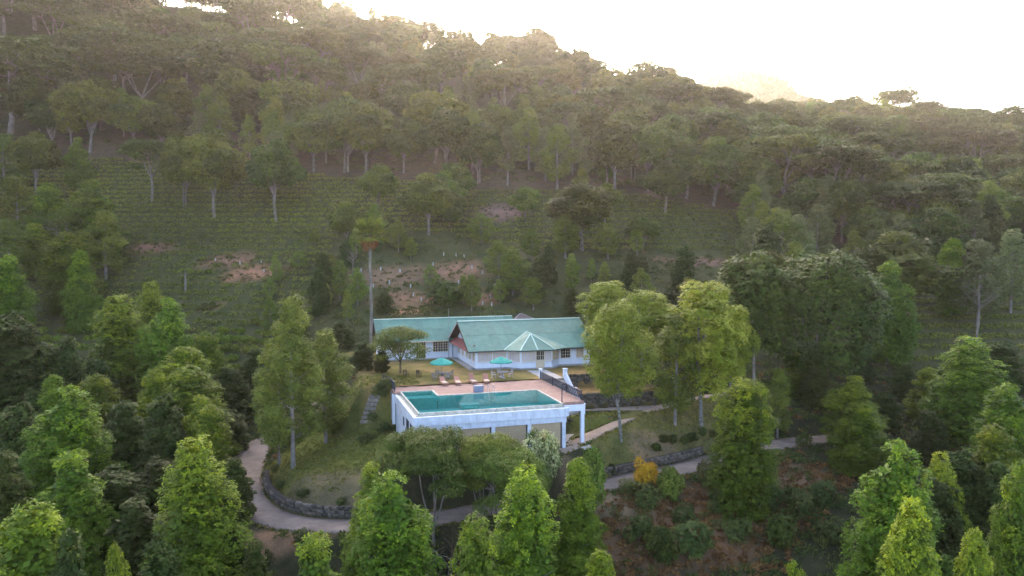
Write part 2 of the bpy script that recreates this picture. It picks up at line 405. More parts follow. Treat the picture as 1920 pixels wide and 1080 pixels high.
# ------------------------------------------------------------------ mesh helpers
def mesh_np(name, V, F, material=None, tint=None, smooth=False):
    """F: (n,4) or (n,3) int array (one face size)"""
    me = bpy.data.meshes.new(name)
    V = np.asarray(V, np.float32); F = np.asarray(F, np.int32)
    k = F.shape[1]
    me.vertices.add(len(V)); me.vertices.foreach_set('co', V.ravel())
    me.loops.add(F.size); me.loops.foreach_set('vertex_index', F.ravel())
    me.polygons.add(len(F)); me.polygons.foreach_set('loop_start', np.arange(len(F), dtype=np.int32) * k)
    me.polygons.foreach_set('loop_total', np.full(len(F), k, np.int32))
    if smooth: me.polygons.foreach_set('use_smooth', np.ones(len(F), bool))
    if tint is not None:
        a = me.attributes.new('tint', 'FLOAT', 'FACE'); a.data.foreach_set('value', np.asarray(tint, np.float32))
    me.update(calc_edges=True)
    if material: me.materials.append(MATS[material])
    return me
def ob(name, me, parent=None, loc=(0, 0, 0)):
    o = bpy.data.objects.new(name, me); COL.objects.link(o)
    o.location = loc
    if parent: o.parent = parent
    return o
def tag(o, label=None, cat=None, group=None, kind=None):
    if label: o['label'] = label
    if cat: o['category'] = cat
    if group: o['group'] = group
    if kind: o['kind'] = kind
    return o
def empty(name, loc, rz=0.0):
    o = bpy.data.objects.new(name, None); COL.objects.link(o)
    o.location = loc; o.rotation_euler = (0, 0, rz); o.empty_display_size = 0.5
    return o
class MB:
    """collects polygons; builds one mesh object"""
    def __init__(s, off=(0, 0, 0)): s.v = []; s.f = []; s.off = off
    def add(s, V, F):
        n = len(s.v); s.v += [(a[0] - s.off[0], a[1] - s.off[1], a[2] - s.off[2]) for a in V]; s.f += [tuple(i + n for i in f) for f in F]; return s
    def box(s, x0, x1, y0, y1, z0, z1):
        return s.add([(x0, y0, z0), (x1, y0, z0), (x1, y1, z0), (x0, y1, z0), (x0, y0, z1), (x1, y0, z1), (x1, y1, z1), (x0, y1, z1)],
                     [(3, 2, 1, 0), (4, 5, 6, 7), (0, 1, 5, 4), (1, 2, 6, 5), (2, 3, 7, 6), (3, 0, 4, 7)])
    def prism(s, poly, z0, z1):
        n = len(poly)
        V = [(p[0], p[1], z0) for p in poly] + [(p[0], p[1], z1) for p in poly]
        return s.add(V, [tuple(range(n))[::-1], tuple(range(n, 2 * n))] + [(i, (i + 1) % n, n + (i + 1) % n, n + i) for i in range(n)])
    def slab(s, quad, th):
        """a quad given by 4 points, thickened downwards along its normal"""
        q = [Vector(p) for p in quad]
        nrm = (q[1] - q[0]).cross(q[3] - q[0]).normalized()
        if nrm.z < 0: nrm = -nrm
        V = [tuple(p) for p in q] + [tuple(p - nrm * th) for p in q]
        return s.add(V, [(0, 1, 2, 3), (7, 6, 5, 4), (0, 4, 5, 1), (1, 5, 6, 2), (2, 6, 7, 3), (3, 7, 4, 0)])
    def bar(s, a, b, wd, hg=None):
        hg = hg or wd
        a = Vector(a); b = Vector(b); d = (b - a).normalized()
        up = Vector((0, 0, 1)) if abs(d.z) < 0.95 else Vector((1, 0, 0))
        sd = d.cross(up).normalized() * wd / 2; u2 = sd.cross(d).normalized() * hg / 2
        V = [tuple(p + x * sd + y * u2) for p in (a, b) for x, y in ((-1, -1), (1, -1), (1, 1), (-1, 1))]
        return s.add(V, [(0, 1, 2, 3), (7, 6, 5, 4), (0, 4, 5, 1), (1, 5, 6, 2), (2, 6, 7, 3), (3, 7, 4, 0)])
    def tube(s, pts, rad, n=8):
        V, F = tube(pts, rad, n); return s.add([tuple(x) for x in V], [tuple(x) for x in F])
    def lathe(s, prof, c, n=12):
        V = []; F = []
        for (r, z) in prof:
            for k in range(n):
                a = 6.28318 * k / n; V.append((c[0] + r * math.cos(a), c[1] + r * math.sin(a), c[2] + z))
        for i in range(len(prof) - 1):
            for k in range(n):
                F.append((i * n + k, i * n + (k + 1) % n, (i + 1) * n + (k + 1) % n, (i + 1) * n + k))
        F.append(tuple(range(n))[::-1]); F.append(tuple(range((len(prof) - 1) * n, len(prof) * n)))
        return s.add(V, F)
    def mesh(s, name, material):
        me = bpy.data.meshes.new(name); me.from_pydata(s.v, [], s.f); me.update()
        bm = bmesh.new(); bm.from_mesh(me); bmesh.ops.recalc_face_normals(bm, faces=bm.faces); bm.to_mesh(me); bm.free()
        me.materials.append(MATS[material]); return me
    def build(s, name, material, parent=None, loc=(0, 0, 0)):
        return ob(name, s.mesh(name, material), parent, loc)
def tube(pts, rad, n=6):
    pts = np.asarray(pts, float); rad = np.broadcast_to(rad, len(pts))
    V = []; F = []
    for i, p in enumerate(pts):
        d = pts[min(i + 1, len(pts) - 1)] - pts[max(i - 1, 0)]
        d = d / (np.linalg.norm(d) + 1e-9)
        a = np.array([1.0, 0, 0]) if abs(d[0]) < 0.8 else np.array([0, 1.0, 0])
        s = np.cross(d, a); s /= np.linalg.norm(s); t = np.cross(d, s)
        for k in range(n):
            an = 6.28318 * k / n
            V.append(p + rad[i] * (math.cos(an) * s + math.sin(an) * t))
    for i in range(len(pts) - 1):
        for k in range(n):
            F.append((i * n + k, i * n + (k + 1) % n, (i + 1) * n + (k + 1) % n, (i + 1) * n + k))
    return np.array(V), np.array(F)
def unit(v): return v / (np.linalg.norm(v, axis=-1, keepdims=True) + 1e-9)
def leaf_quads(C, axis, nrm, L, W, rng):
    """diamond leaves, slightly folded"""
    axis = unit(axis); side = unit(np.cross(axis, nrm)); n2 = np.cross(side, axis)
    L = np.broadcast_to(L, len(C))[:, None]; W = np.broadcast_to(W, len(C))[:, None]
    mid = C + axis * L * 0.5
    V = np.stack([C, mid + side * W * 0.5 - n2 * W * 0.12, C + axis * L - n2 * L * 0.12, mid - side * W * 0.5 - n2 * W * 0.12], 1).reshape(-1, 3)
    F = np.arange(len(C) * 4).reshape(-1, 4)
    return V, F
def tufts(P, out, per, r, L, W, rng, tt, up=0.35, leafvar=0.28):
    """leaf rosettes at points P facing 'out'; tt = tint per tuft"""
    n = len(P)
    d = unit(rng.normal(size=(n, per, 3)) * 0.8 + out[:, None] * 0.75 + np.array([0, 0, up * .6]))
    C = P[:, None] + d * r * rng.uniform(0.1, 0.9, (n, per, 1))
    nr = unit(out[:, None] * 0.75 + np.array([0, 0, 0.75]) + rng.normal(size=(n, per, 3)) * 0.32)
    d = rng.normal(size=(n, per, 3)); d = unit(d - nr * (d * nr).sum(-1, keepdims=True)) + out[:, None] * .35
    nl = rng.uniform(0.75, 1.25, n * per)
    V, F = leaf_quads(C.reshape(-1, 3), d.reshape(-1, 3), nr.reshape(-1, 3), L * nl, W * nl, rng)
    ti = (1 - leafvar) * np.repeat(tt, per) + leafvar * rng.uniform(0, 1, n * per)
    return V, F, np.clip(ti, 0, 1)
def lobe_points(lobes, n, rng, below=0.25, reject=0.72):
    """points on the surface of ellipsoid lobes (c, r3), weighted by area, not deep inside another lobe"""
    C = np.array([l[0] for l in lobes]); R = np.array([l[1] for l in lobes])
    a = (R[:, 0] * R[:, 1] + R[:, 0] * R[:, 2] * 2) ; a = a / a.sum()
    k = rng.choice(len(lobes), int(n * 1.9), p=a)
    d = unit(rng.normal(size=(len(k), 3)))
    keep = (d[:, 2] > -0.15) | (rng.uniform(size=len(k)) < below)
    k, d = k[keep], d[keep]
    P = C[k] + d * R[k] * rng.uniform(0.82, 1.06, (len(k), 1))
    ok = np.ones(len(P), bool)
    for j in range(len(lobes)):
        q = ((P - C[j]) / R[j]); ok &= ~(((q ** 2).sum(1) < reject ** 2) & (k != j))
    P, d, k = P[ok][:n], d[ok][:n], k[ok][:n]
    o = unit(d / R[k])
    return P, o, k
class Proto:
    pass
def proto(name, H, crown, trunk, leaf, bark):
    p = Proto(); p.H = H; p.name = name
    V, F, T = crown
    p.R = np.percentile(np.hypot(V[:, 0], V[:, 1]), 96)
    p.top = np.percentile(V[:, 2], 99.8)
    p.crown = mesh_np(name + '_crown', V, F, leaf, T)
    p.trunk = mesh_np(name + '_trunk', trunk[0], trunk[1], bark, smooth=True)
    return p
def cat(parts):
    V = []; F = []; T = []; n = 0
    for p in parts:
        V.append(p[0]); F.append(p[1] + n); n += len(p[0])
        if len(p) > 2: T.append(p[2])
    if T: return np.concatenate(V), np.concatenate(F), np.concatenate(T)
    return np.concatenate(V), np.concatenate(F)
def limb(a, b, r0, r1, rng, bend=0.12, seg=5, sag=0.0, n=5):
    a = np.array(a, float); b = np.array(b, float); L = np.linalg.norm(b - a)
    t = np.linspace(0, 1, seg + 1)[:, None]
    off = rng.normal(size=3) * bend * L
    P = a + (b - a) * t + off * (t * (1 - t)) + np.array([0, 0, 1.0]) * sag * L * (t * (1 - t))
    return tube(P, r0 + (r1 - r0) * t[:, 0], n)

# ------------------------------------------------------------------ tree prototypes
def make_conical(seed, H=12.0, R=2.7, pw=0.46, nl=58, ntuft=3700, per=9, L=0.19, W=0.105, leaf='leaf_clove', lean=0.0, flush_light=0.42, gap=1.0, base=0.07):
    rng = np.random.default_rng(seed)
    lobes = []
    sub = [(0, 0, 1.0, 1.0)]
    if rng.uniform() < 0.6: sub.append((rng.uniform(0.25, .5) * R, rng.uniform(0, 6.28), rng.uniform(0.72, 0.88), 0.75))
    if rng.uniform() < 0.4: sub.append((rng.uniform(0.3, .55) * R, rng.uniform(0, 6.28), rng.uniform(0.6, 0.8), 0.7))
    for (sr, sa, sh, sw) in sub:
        nn = int(nl * (1 if sw == 1.0 else 0.45))
        for i in range(nn):
            t = rng.uniform(0, 1) ** 1.25
            a = i * 2.39996 + rng.uniform(-.5, .5)
            rr = R * sw * (1 - t) ** pw * (0.62 + 0.38 * min(1, t / 0.3)) * rng.uniform(0.72, 1.14)
            lr = rng.uniform(0.45, 1.0) * (0.6 + 0.4 * rr / R) * R / 2.7
            z = H * sh * (base + (1 - base) * t)
            rc = max(rr - lr * 0.55, 0)
            lobes.append((np.array([sr * math.cos(sa) + rc * math.cos(a), sr * math.sin(sa) + rc * math.sin(a), z - lr * 0.5]), np.array([lr, lr, lr * rng.uniform(0.9, 1.35)])))
    P, o, k = lobe_points(lobes, ntuft, rng, below=0.35 * gap)
    lobev = rng.uniform(0, 1, len(lobes))
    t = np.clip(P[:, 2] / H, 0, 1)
    tt = np.clip(0.09 + 0.24 * lobev[k] + 0.25 * rng.uniform(0, 1, len(P)) + flush_light * sstep(0.15, 1.0, t) * rng.uniform(0.3, 1.0, len(P)), 0, 1)  # young-leaf flush plus painted shading: tint darker low down, brighter towards the top
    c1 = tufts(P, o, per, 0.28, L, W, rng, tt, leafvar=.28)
    # inner leaves
    n2 = ntuft // 3
    ti = rng.uniform(0.08, 0.9, n2); an = rng.uniform(0, 6.28, n2)
    ri = R * (1 - ti) ** pw * rng.uniform(0.1, 0.62, n2)
    Pi = np.stack([ri * np.cos(an), ri * np.sin(an), H * ti], 1)
    c2 = tufts(Pi, unit(Pi * np.array([1, 1, 0]) + 1e-3), 4, 0.3, L * 1.8, W * 2.2, rng, rng.uniform(0, 0.5, n2))
    tr = [tube([(0, 0, -0.8), (0, 0, 0.1), (0.05, 0.03, H * .4), (0, 0.05, H * 0.9)], [R * .075, R * .06, R * .045, 0.02], 7)]
    for i in range(10):
        z = H * rng.uniform(0.12, 0.7); a = rng.uniform(0, 6.28); r = R * (1 - z / H) ** pw * .7
        tr.append(limb((0, 0, z), (r * math.cos(a), r * math.sin(a), z + r * .6), .06, .015, rng))
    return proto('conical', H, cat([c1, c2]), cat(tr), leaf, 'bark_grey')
def make_round(seed, H=14.0, R=5.0, fork=0.34, nl=24, ntuft=2300, per=7, L=0.52, W=0.34, leaf='leaf_forest', bark='bark_pale', flat=0.75, droop=False, ctr=0.60, multi=1, lr0=(1.1, 2.0), low=.55, tk=1.0):
    rng = np.random.default_rng(seed)
    lobes = []
    cz = H * ctr; rz = H - cz
    for i in range(nl):
        v = unit(rng.normal(size=3)); v = v * rng.uniform(0.5, 1.0)
        if v[2] < 0: v[2] *= low
        lr = rng.uniform(*lr0) * R / 4.2
        c = np.array([v[0] * (R - lr * .6), v[1] * (R - lr * .6), cz + v[2] * (rz - lr * .5)])
        lobes.append((c, np.array([lr, lr, lr * flat * rng.uniform(.85, 1.15) * (1.5 if droop else 1)])))
    # one lobe at the very top
    lobes.append((np.array([rng.uniform(-.6, .6), rng.uniform(-.6, .6), H - 0.9]), np.array([1.2, 1.2, 0.9]) * R / 4.2))
    P, o, k = lobe_points(lobes, ntuft, rng, below=0.5)
    lobev = rng.uniform(0, 1, len(lobes))
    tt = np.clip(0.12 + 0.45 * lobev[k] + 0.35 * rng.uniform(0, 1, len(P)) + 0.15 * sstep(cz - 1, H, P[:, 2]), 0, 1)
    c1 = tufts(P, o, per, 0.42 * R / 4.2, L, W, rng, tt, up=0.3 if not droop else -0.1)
    tr = []
    for m in range(multi):
        bx, by = (0, 0) if multi == 1 else (rng.uniform(-.7, .7), rng.uniform(-.7, .7))
        fx, fy, fz = bx + rng.uniform(-.5, .5), by + rng.uniform(-.5, .5), H * fork * rng.uniform(.9, 1.1)
        tr.append(tube([(bx, by, -1.0), (bx, by, 0.2), ((bx + fx) / 2 + rng.uniform(-.15, .15), (by + fy) / 2, fz * .55), (fx, fy, fz)], np.array([.34, .26, .21, .17]) * tk * H / 14 / (multi ** .4), 8))
        idx = rng.permutation(len(lobes))[: max(5, 9 // multi)]
        for j in idx:
            c = lobes[j][0]
            q0 = rng.uniform(.55, 1.0); a0 = np.array([bx + (fx - bx) * q0, by + (fy - by) * q0, fz * q0])
            mid = a0 + (c - a0) * 0.5 + np.array([0, 0, 0.6]) * rng.uniform(0, 1)
            tr.append(limb(a0, mid, .12 * tk * H / 14, .075 * tk * H / 14, rng)); tr.append(limb(mid, c, .075 * H / 14, .02, rng))
    return proto('round', H, c1, cat(tr), leaf, bark)
def make_umbrella_tree(seed, H=15.0, R=6.4, nl=30, ntuft=2000, per=7, L=0.46, W=0.28, leaf='leaf_umbrella', bark='bark_pale', fork=0.3, drop=4.0):
    rng = np.random.default_rng(seed)
    lobes = []
    for i in range(nl):
        a = i * 2.4 + rng.uniform(-.4, .4); r = R * math.sqrt((i + .4) / nl) * rng.uniform(.85, 1.05)
        lr = rng.uniform(1.0, 1.9) * R / 6
        z = H - 0.6 - (r / R) ** 2 * H * rng.uniform(0.08, 0.2) - rng.uniform(0, 1) ** 2 * drop
        lobes.append((np.array([r * math.cos(a) * .9, r * math.sin(a) * .9, z]), np.array([lr * 1.15, lr * 1.15, lr * rng.uniform(.28, .45)])))
    P, o, k = lobe_points(lobes, ntuft, rng, below=0.3, reject=0.6)
    lv = rng.uniform(0, 1, len(lobes))
    tt = np.clip(0.15 + .4 * lv[k] + .35 * rng.uniform(0, 1, len(P)), 0, 1)
    c1 = tufts(P, o, per, 0.35, L, W, rng, tt, up=0.15)
    fz = H * fork
    tr = [tube([(0, 0, -1.0), (0, 0, .2), (rng.uniform(-.2, .2), 0, fz * .6), (0, 0, fz)], np.array([.42, .32, .26, .24]) * H / 15, 8)]
    nb = 4
    mains = []
    for m in range(nb):
        a = m * 6.28 / nb + rng.uniform(-.4, .4); r = R * rng.uniform(.28, .42)
        e = np.array([r * math.cos(a), r * math.sin(a), H * rng.uniform(.60, .70)])
        tr.append(limb((0, 0, fz * .95), e, .17 * H / 15, .10 * H / 15, rng, sag=-0.15)); mains.append(e)
    for c, rr in lobes:
        j = np.argmin([np.linalg.norm(c[:2] - m[:2]) for m in mains])
        tr.append(limb(mains[j], c - np.array([0, 0, .15]), .075 * H / 15, .02, rng, sag=-.08))
    return proto('umbrella', H, c1, cat(tr), leaf, bark)
def make_loose(seed, H=14.0, R=2.6, nl=42, ntuft=1500, per=7, L=0.34, W=0.15, leaf='leaf_silver', bark='bark_grey', base=0.22, lsz=(0.45, 0.95)):
    """tall narrow loose crown on a straight stem with short ascending branches"""
    rng = np.random.default_rng(seed)
    lobes = []; tr = [tube([(0, 0, -.8), (0, 0, .1), (.1, .05, H * .5), (0, 0, H * .93)], np.array([.26, .2, .13, .03]) * H / 14, 7)]
    for i in range(nl):
        t = base + (1 - base) * (i + rng.uniform(0, 1)) / nl
        prof = math.sin(min(1, (t - base) / (1 - base) * 1.02 + .12) * 3.05) ** .8 if t < 1 else .1
        a = i * 2.4 + rng.uniform(-.6, .6); r = R * max(.12, prof) * rng.uniform(.35, 1.05)
        lr = rng.uniform(*lsz) * R / 2.6
        c = np.array([r * math.cos(a), r * math.sin(a), H * t - lr * .5])
        lobes.append((c, np.array([lr, lr, lr * rng.uniform(.6, 1.0)])))
        if i % 2 == 0: tr.append(limb((0, 0, c[2] - r * .7), c, .05 * H / 14, .015, rng))
    P, o, k = lobe_points(lobes, ntuft, rng, below=0.6, reject=.6)
    lv = rng.uniform(0, 1, len(lobes))
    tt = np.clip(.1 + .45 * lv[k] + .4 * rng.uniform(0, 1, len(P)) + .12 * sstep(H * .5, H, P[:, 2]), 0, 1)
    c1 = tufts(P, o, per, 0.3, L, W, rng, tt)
    return proto('loose', H, c1, cat(tr), leaf, bark)
def make_shrub(seed, H=1.6, R=1.0, nl=12, ntuft=320, per=7, L=0.16, W=0.09, leaf='leaf_scrub', bark='bark_brown', upright=False):
    rng = np.random.default_rng(seed)
    lobes = []
    for i in range(nl):
        a = rng.uniform(0, 6.28); r = R * rng.uniform(0, .75); lr = R * rng.uniform(.28, .5)
        lobes.append((np.array([r * math.cos(a), r * math.sin(a), max(lr * .6, H * (1 - (r / R) ** 2 * .6) * rng.uniform(.45, 1) - lr)]), np.array([lr, lr, lr * 1.05])))
    P, o, k = lobe_points(lobes, ntuft, rng, below=.6, reject=.6)
    lv = rng.uniform(0, 1, len(lobes))
    tt = np.clip(.1 + .35 * lv[k] + .55 * rng.uniform(0, 1, len(P)), 0, 1)
    c1 = tufts(P, o, per, .14, L, W, rng, tt, up=.6 if upright else .35)
    tr = [limb((rng.uniform(-.1, .1), rng.uniform(-.1, .1), -.3), l[0], .035, .012, rng) for l in lobes[:7]]
    return proto('shrub', H, c1, cat(tr), leaf, bark)

PR = {
    'conical': [make_conical(21), make_conical(22, R=3.0, pw=.42), make_conical(23, R=2.4, pw=.5), make_conical(24, R=3.1, pw=.55, nl=70, flush_light=.5), make_conical(25, R=2.5, pw=.38)],
    'column': [make_conical(31, H=12, R=2.2, pw=.22, nl=80, flush_light=.6, base=.04)],
    'darkcone': [make_conical(41, leaf='leaf_dark', flush_light=.2, R=3.0, pw=.42, ntuft=1800, L=.3, W=.17), make_conical(42, leaf='leaf_dark', flush_light=.25, R=2.6, pw=.45, ntuft=1800, L=.3, W=.17)],
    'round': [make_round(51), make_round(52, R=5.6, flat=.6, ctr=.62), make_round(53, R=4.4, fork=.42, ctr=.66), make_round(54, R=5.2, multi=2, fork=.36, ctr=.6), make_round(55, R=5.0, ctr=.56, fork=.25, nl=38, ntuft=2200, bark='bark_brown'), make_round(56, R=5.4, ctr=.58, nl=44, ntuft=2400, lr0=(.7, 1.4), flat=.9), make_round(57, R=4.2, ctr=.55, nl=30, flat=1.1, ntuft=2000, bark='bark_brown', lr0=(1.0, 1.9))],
    'umbrella': [make_umbrella_tree(61), make_umbrella_tree(62, R=7, nl=24, fork=.22), make_umbrella_tree(63, R=5.2, fork=.4), make_umbrella_tree(64, R=7.5, nl=36, fork=.3, bark='bark_grey'), make_umbrella_tree(65, R=6, nl=26, fork=.34, leaf='leaf_forest')],
    'silver': [make_loose(71), make_loose(72, R=3.0, nl=48), make_loose(73, R=2.2, base=.32)],
    'loose': [make_loose(81, leaf='leaf_loose', ntuft=2300, L=.26, W=.13, base=.2, bark='bark_grey'), make_loose(82, leaf='leaf_loose', R=3.0, nl=50, ntuft=2300, L=.26, W=.13)],
    'yellow': [make_round(91, H=14, R=3.6, leaf='leaf_yellow', ntuft=3600, per=7, L=.24, W=.13, ctr=.62, fork=.34, nl=58, lr0=(.8, 1.4), flat=1.0, bark='bark_lichen', low=.95, tk=.62),
               make_round(92, H=14, R=3.2, leaf='leaf_yellow', ntuft=3600, per=7, L=.24, W=.13, ctr=.60, fork=.3, nl=62, lr0=(.7, 1.3), flat=1.1, bark='bark_lichen', low=1.0, tk=.6)],
    'bigdark': [make_round(101, H=20, R=6.2, leaf='leaf_giant', ntuft=8000, per=7, L=.44, W=.28, ctr=.60, fork=.40, nl=80, lr0=(1.0, 1.7), flat=1.1, droop=True, multi=2, bark='bark_grey', low=.9, tk=.5),
                make_round(102, H=20, R=4.6, leaf='leaf_giant', ntuft=6000, per=7, L=.44, W=.28, ctr=.62, fork=.42, nl=64, lr0=(1.0, 1.7), flat=1.1, droop=True, bark='bark_grey', low=.9, tk=.5)],
    'feather': [make_umbrella_tree(111, H=9, R=5.0, nl=36, ntuft=4600, per=8, L=.20, W=.11, leaf='leaf_giant', bark='bark_grey', fork=.12, drop=2.6), make_umbrella_tree(113, H=9, R=4.4, nl=32, ntuft=4200, per=8, L=.19, W=.10, leaf='leaf_loose', bark='bark_grey', fork=.14, drop=2.4)],
    'lawntree': [make_umbrella_tree(112, H=5.6, R=3.0, nl=30, ntuft=2300, per=7, L=.17, W=.09, leaf='leaf_loose', bark='bark_brown', fork=.25, drop=3.0)],
    'shrub': [make_shrub(121), make_shrub(122, H=1.3, R=1.2), make_shrub(123, H=2.0, R=.9)],
    'greenshrub': [make_shrub(124, leaf='leaf_loose', ntuft=500), make_shrub(125, leaf='leaf_dark', ntuft=500, H=1.8)],
    'tea': [make_shrub(131, H=.95, R=.85, leaf='leaf_tea', ntuft=220, per=6, L=.17, W=.10), make_shrub(132, H=.85, R=.95, leaf='leaf_tea', ntuft=220, per=6, L=.17, W=.10), make_shrub(133, H=1.0, R=.75, leaf='leaf_tea', ntuft=200, per=6, L=.17, W=.10)],
    'orange': [make_shrub(141, H=2.0, R=1.0, leaf='leaf_orange', ntuft=520, per=7, L=.22, W=.07, upright=True)],
    'variegated': [make_round(142, H=4.6, R=1.9, leaf='leaf_variegated', ntuft=1300, per=7, L=.19, W=.11, fork=.2, ctr=.52, nl=26, lr0=(.9, 1.6), flat=.9, bark='bark_brown')],
    'ballshrub': [make_shrub(143, H=1.5, R=.85, nl=22, leaf='leaf_dark', ntuft=700, per=6, L=.09, W=.06)],
}

# ------------------------------------------------------------------ ground sheet
def axis(breaks):
    out = []
    for (a, b, s) in breaks: out += list(np.arange(a, b, s))
    out.append(breaks[-1][1]); return np.array(out, float)
GX = axis([(-3000, -600, 400), (-600, -260, 34), (-260, -60, 4), (-60, -34, 1.4), (-34, 44, 0.55), (44, 70, 1.4), (70, 260, 4), (260, 600, 34), (600, 3000, 400)])
GY = axis([(-600, -60, 90), (-60, 50, 5), (50, 64, 1.2), (64, 122, 0.55), (122, 210, 1.6), (210, 480, 4), (480, 900, 30), (900, 4000, 310)])
gx, gy = np.meshgrid(GX, GY)
shp = gx.shape
gx, gy = gx.ravel(), gy.ravel()
gzv = ground(gx, gy)
idx = np.arange(len(gx)).reshape(shp)
GF = np.stack([idx[:-1, :-1], idx[:-1, 1:], idx[1:, 1:], idx[1:, :-1]], -1).reshape(-1, 4)
gm = mesh_np('ground', np.stack([gx, gy, gzv], 1), GF, 'ground', smooth=True)
YB_X = [-400, -150, -110, -60, -34, -8, 30, 62, 70, 90, 130, 400]
YB_Y = [205, 203, 203, 197, 191, 185, 184, 181, 166, 158, 150, 150]
def yb(x): return np.interp(x, YB_X, YB_Y)
TL_X = [-400, -140, -95, -60, -35, -12, 0, 30, 62, 66, 400]
TL_Y = [152, 152, 152, 157, 160, 157, 148, 150, 153, 400, 400]
def tea_main(x, y): return (y > np.interp(x, TL_X, TL_Y)) & (y < yb(x) - 2.0)
def tea_left(x, y): return (x < -31 - (y - 112) * .1) & (x > -115) & (y > 113) & (y <= np.interp(x, TL_X, TL_Y)) & (y > 113 + np.clip(-x - 75, 0, 40) * .6)
def tea_right(x, y): return (x > 55) & (x < 105) & (y > 113 + (x - 55) * .15) & (y < 139 + (x - 55) * .3)
def ell(x, y, c, rx, ry): return np.sqrt(((x - c[0]) / rx) ** 2 + ((y - c[1]) / ry) ** 2)
SOIL = []   # bare soil patches: (centre, rx, ry, colour)
for (px, py, rx, ry, c) in [
    (480, 512, 7.5, 2.6, (0.33, 0.165, 0.095)), (290, 468, 5.5, 2.4, (0.22, 0.12, 0.08)), (430, 490, 6, 2.0, (0.25, 0.135, 0.085)), (390, 578, 2.2, 1.0, (0.28, 0.16, 0.10)),
    (860, 510, 6.0, 4.5, (0.25, 0.14, 0.085)), (790, 560, 9, 3.0, (0.22, 0.125, 0.075)), (775, 583, 3.4, 1.6, (0.42, 0.205, 0.12)), (720, 520, 9, 4.5, (0.18, 0.115, 0.07)), (900, 560, 6, 2.5, (0.24, 0.135, 0.08)),
    (1300, 492, 9, 2.2, (0.20, 0.12, 0.09)), (940, 400, 6, 5.5, (0.20, 0.13, 0.10)),
    (1250, 1000, 10, 5, (0.155, 0.090, 0.050)), (1480, 905, 5, 3.0, (0.20, 0.125, 0.075)), (1380, 960, 7, 4, (0.15, 0.09, 0.05)), (500, 1015, 6, 1.6, (0.24, 0.145, 0.085)), (1160, 950, 6, 2.0, (0.24, 0.17, 0.10)),
    (1505, 828, 4.6, 2.4, (0.36, 0.27, 0.17)), (600, 920, 6.5, 3.2, (0.155, 0.125, 0.065)), (1230, 850, 3.5, 2.0, (0.20, 0.14, 0.08))]:
    SOIL.append((hit(px, py), rx, ry, c))
LAWN = []
for (px, py, rx, ry, c) in [
    (590, 860, 8.5, 8.5, (0.120, 0.120, 0.030)), (650, 810, 7, 7, (0.105, 0.135, 0.028)), (700, 770, 5, 9, (0.105, 0.120, 0.030)), (540, 890, 5, 5, (0.125, 0.125, 0.034)), (700, 850, 4, 4, (0.115, 0.135, 0.03)),
    (1170, 840, 6, 6, (0.105, 0.115, 0.030)), (1250, 815, 7, 6, (0.120, 0.115, 0.036)), (1310, 790, 6, 7, (0.120, 0.110, 0.040)), (1110, 790, 3, 3.5, (0.110, 0.130, 0.03)), (1150, 865, 5, 3, (0.12, 0.115, 0.036))]:
    LAWN.append((hit(px, py), rx, ry, c))
def in_soil(x, y, lim=1.0):
    m = np.zeros(len(x), bool)
    for c, rx, ry, _ in SOIL: m |= ell(x, y, c, rx, ry) < lim
    return m
col = np.tile(np.array([0.045, 0.046, 0.022]), (len(gx), 1))
def paint(m, c):
    global col
    col = col * (1 - m[:, None]) + np.array(c) * m[:, None]
jx = wob(gx, gy, .35, 9) * .35 + wob(gx, gy, 1.1, 10) * .22
fe = sstep(-7, -1, gy - yb(gx)) * (1 - sstep(8, 22, gy - yb(gx)))
paint(((gy > 112) & (gy < yb(gx) - 1)).astype(float), (0.060, 0.066, 0.024))
paint(fe * .8, (0.095, 0.068, 0.042))
paint(sstep(22, 40, gy - yb(gx)) * (gy < 500), (0.060, 0.062, 0.030))
paint(sstep(450, 520, gy), (0.05, 0.07, 0.03))
for c, rx, ry, k in LAWN: paint(1 - sstep(.75, 1.15, ell(gx, gy, c, rx, ry) + jx * .6), k)
for c, rx, ry, k in SOIL: paint((1 - sstep(.6, 1.15, ell(gx, gy, c, rx, ry) + jx)) * .92, k)
gu, gw = to_uw(gx, gy)
lm = rect_m(gu, gw, -1.5, 29, 15.5, 47, (2, 2, .6, 2))
paint(lm, (0.150, 0.135, 0.036))
tan = sstep(-.25, .5, wob(gx, gy, .55, 21) + .5 * wob(gx, gy, 1.6, 22) + .1)
paint(lm * tan * .85, (0.27, 0.185, 0.075))
lm2 = rect_m(gu, gw, 21.3, 31, 13.2, 25, (.4, 3, .3, 1))
paint(lm2, (0.19, 0.14, 0.045)); paint(lm2 * tan * .85, (0.26, 0.16, 0.06))
zc = gm.attributes.new('zone', 'FLOAT_COLOR', 'POINT')
zc.data.foreach_set('color', np.c_[col, np.ones(len(col))].astype(np.float32).ravel())
tag(ob('ground', gm), kind='structure')

# ------------------------------------------------------------------ road and paths
def ribbon(line, hw, zoff, nacross=5, wav=0.12, th=0.25):
    t = np.gradient(line[:, :2], axis=0); t /= np.linalg.norm(t, axis=1)[:, None]
    nrm = np.stack([-t[:, 1], t[:, 0]], 1)
    V = []; n = len(line); s = np.arange(n) * .6
    rows = []
    for k in range(nacross):
        f = (k / (nacross - 1)) * 2 - 1
        e = hw * f + (wav * np.sin(s * .7 + f * 3) + wav * .6 * np.sin(s * 1.9 + f)) * abs(f)
        rows.append(np.c_[line[:, :2] + nrm * e[:, None], line[:, 2] + zoff + .03 * (1 - f * f)])
    rows = [rows[0] - [0, 0, th]] + rows + [rows[-1] - [0, 0, th]]
    V = np.concatenate(rows); m = len(rows)
    I = np.arange(m * n).reshape(m, n)
    F = np.stack([I[:-1, :-1], I[:-1, 1:], I[1:, 1:], I[1:, :-1]], -1).reshape(-1, 4)
    return V, F
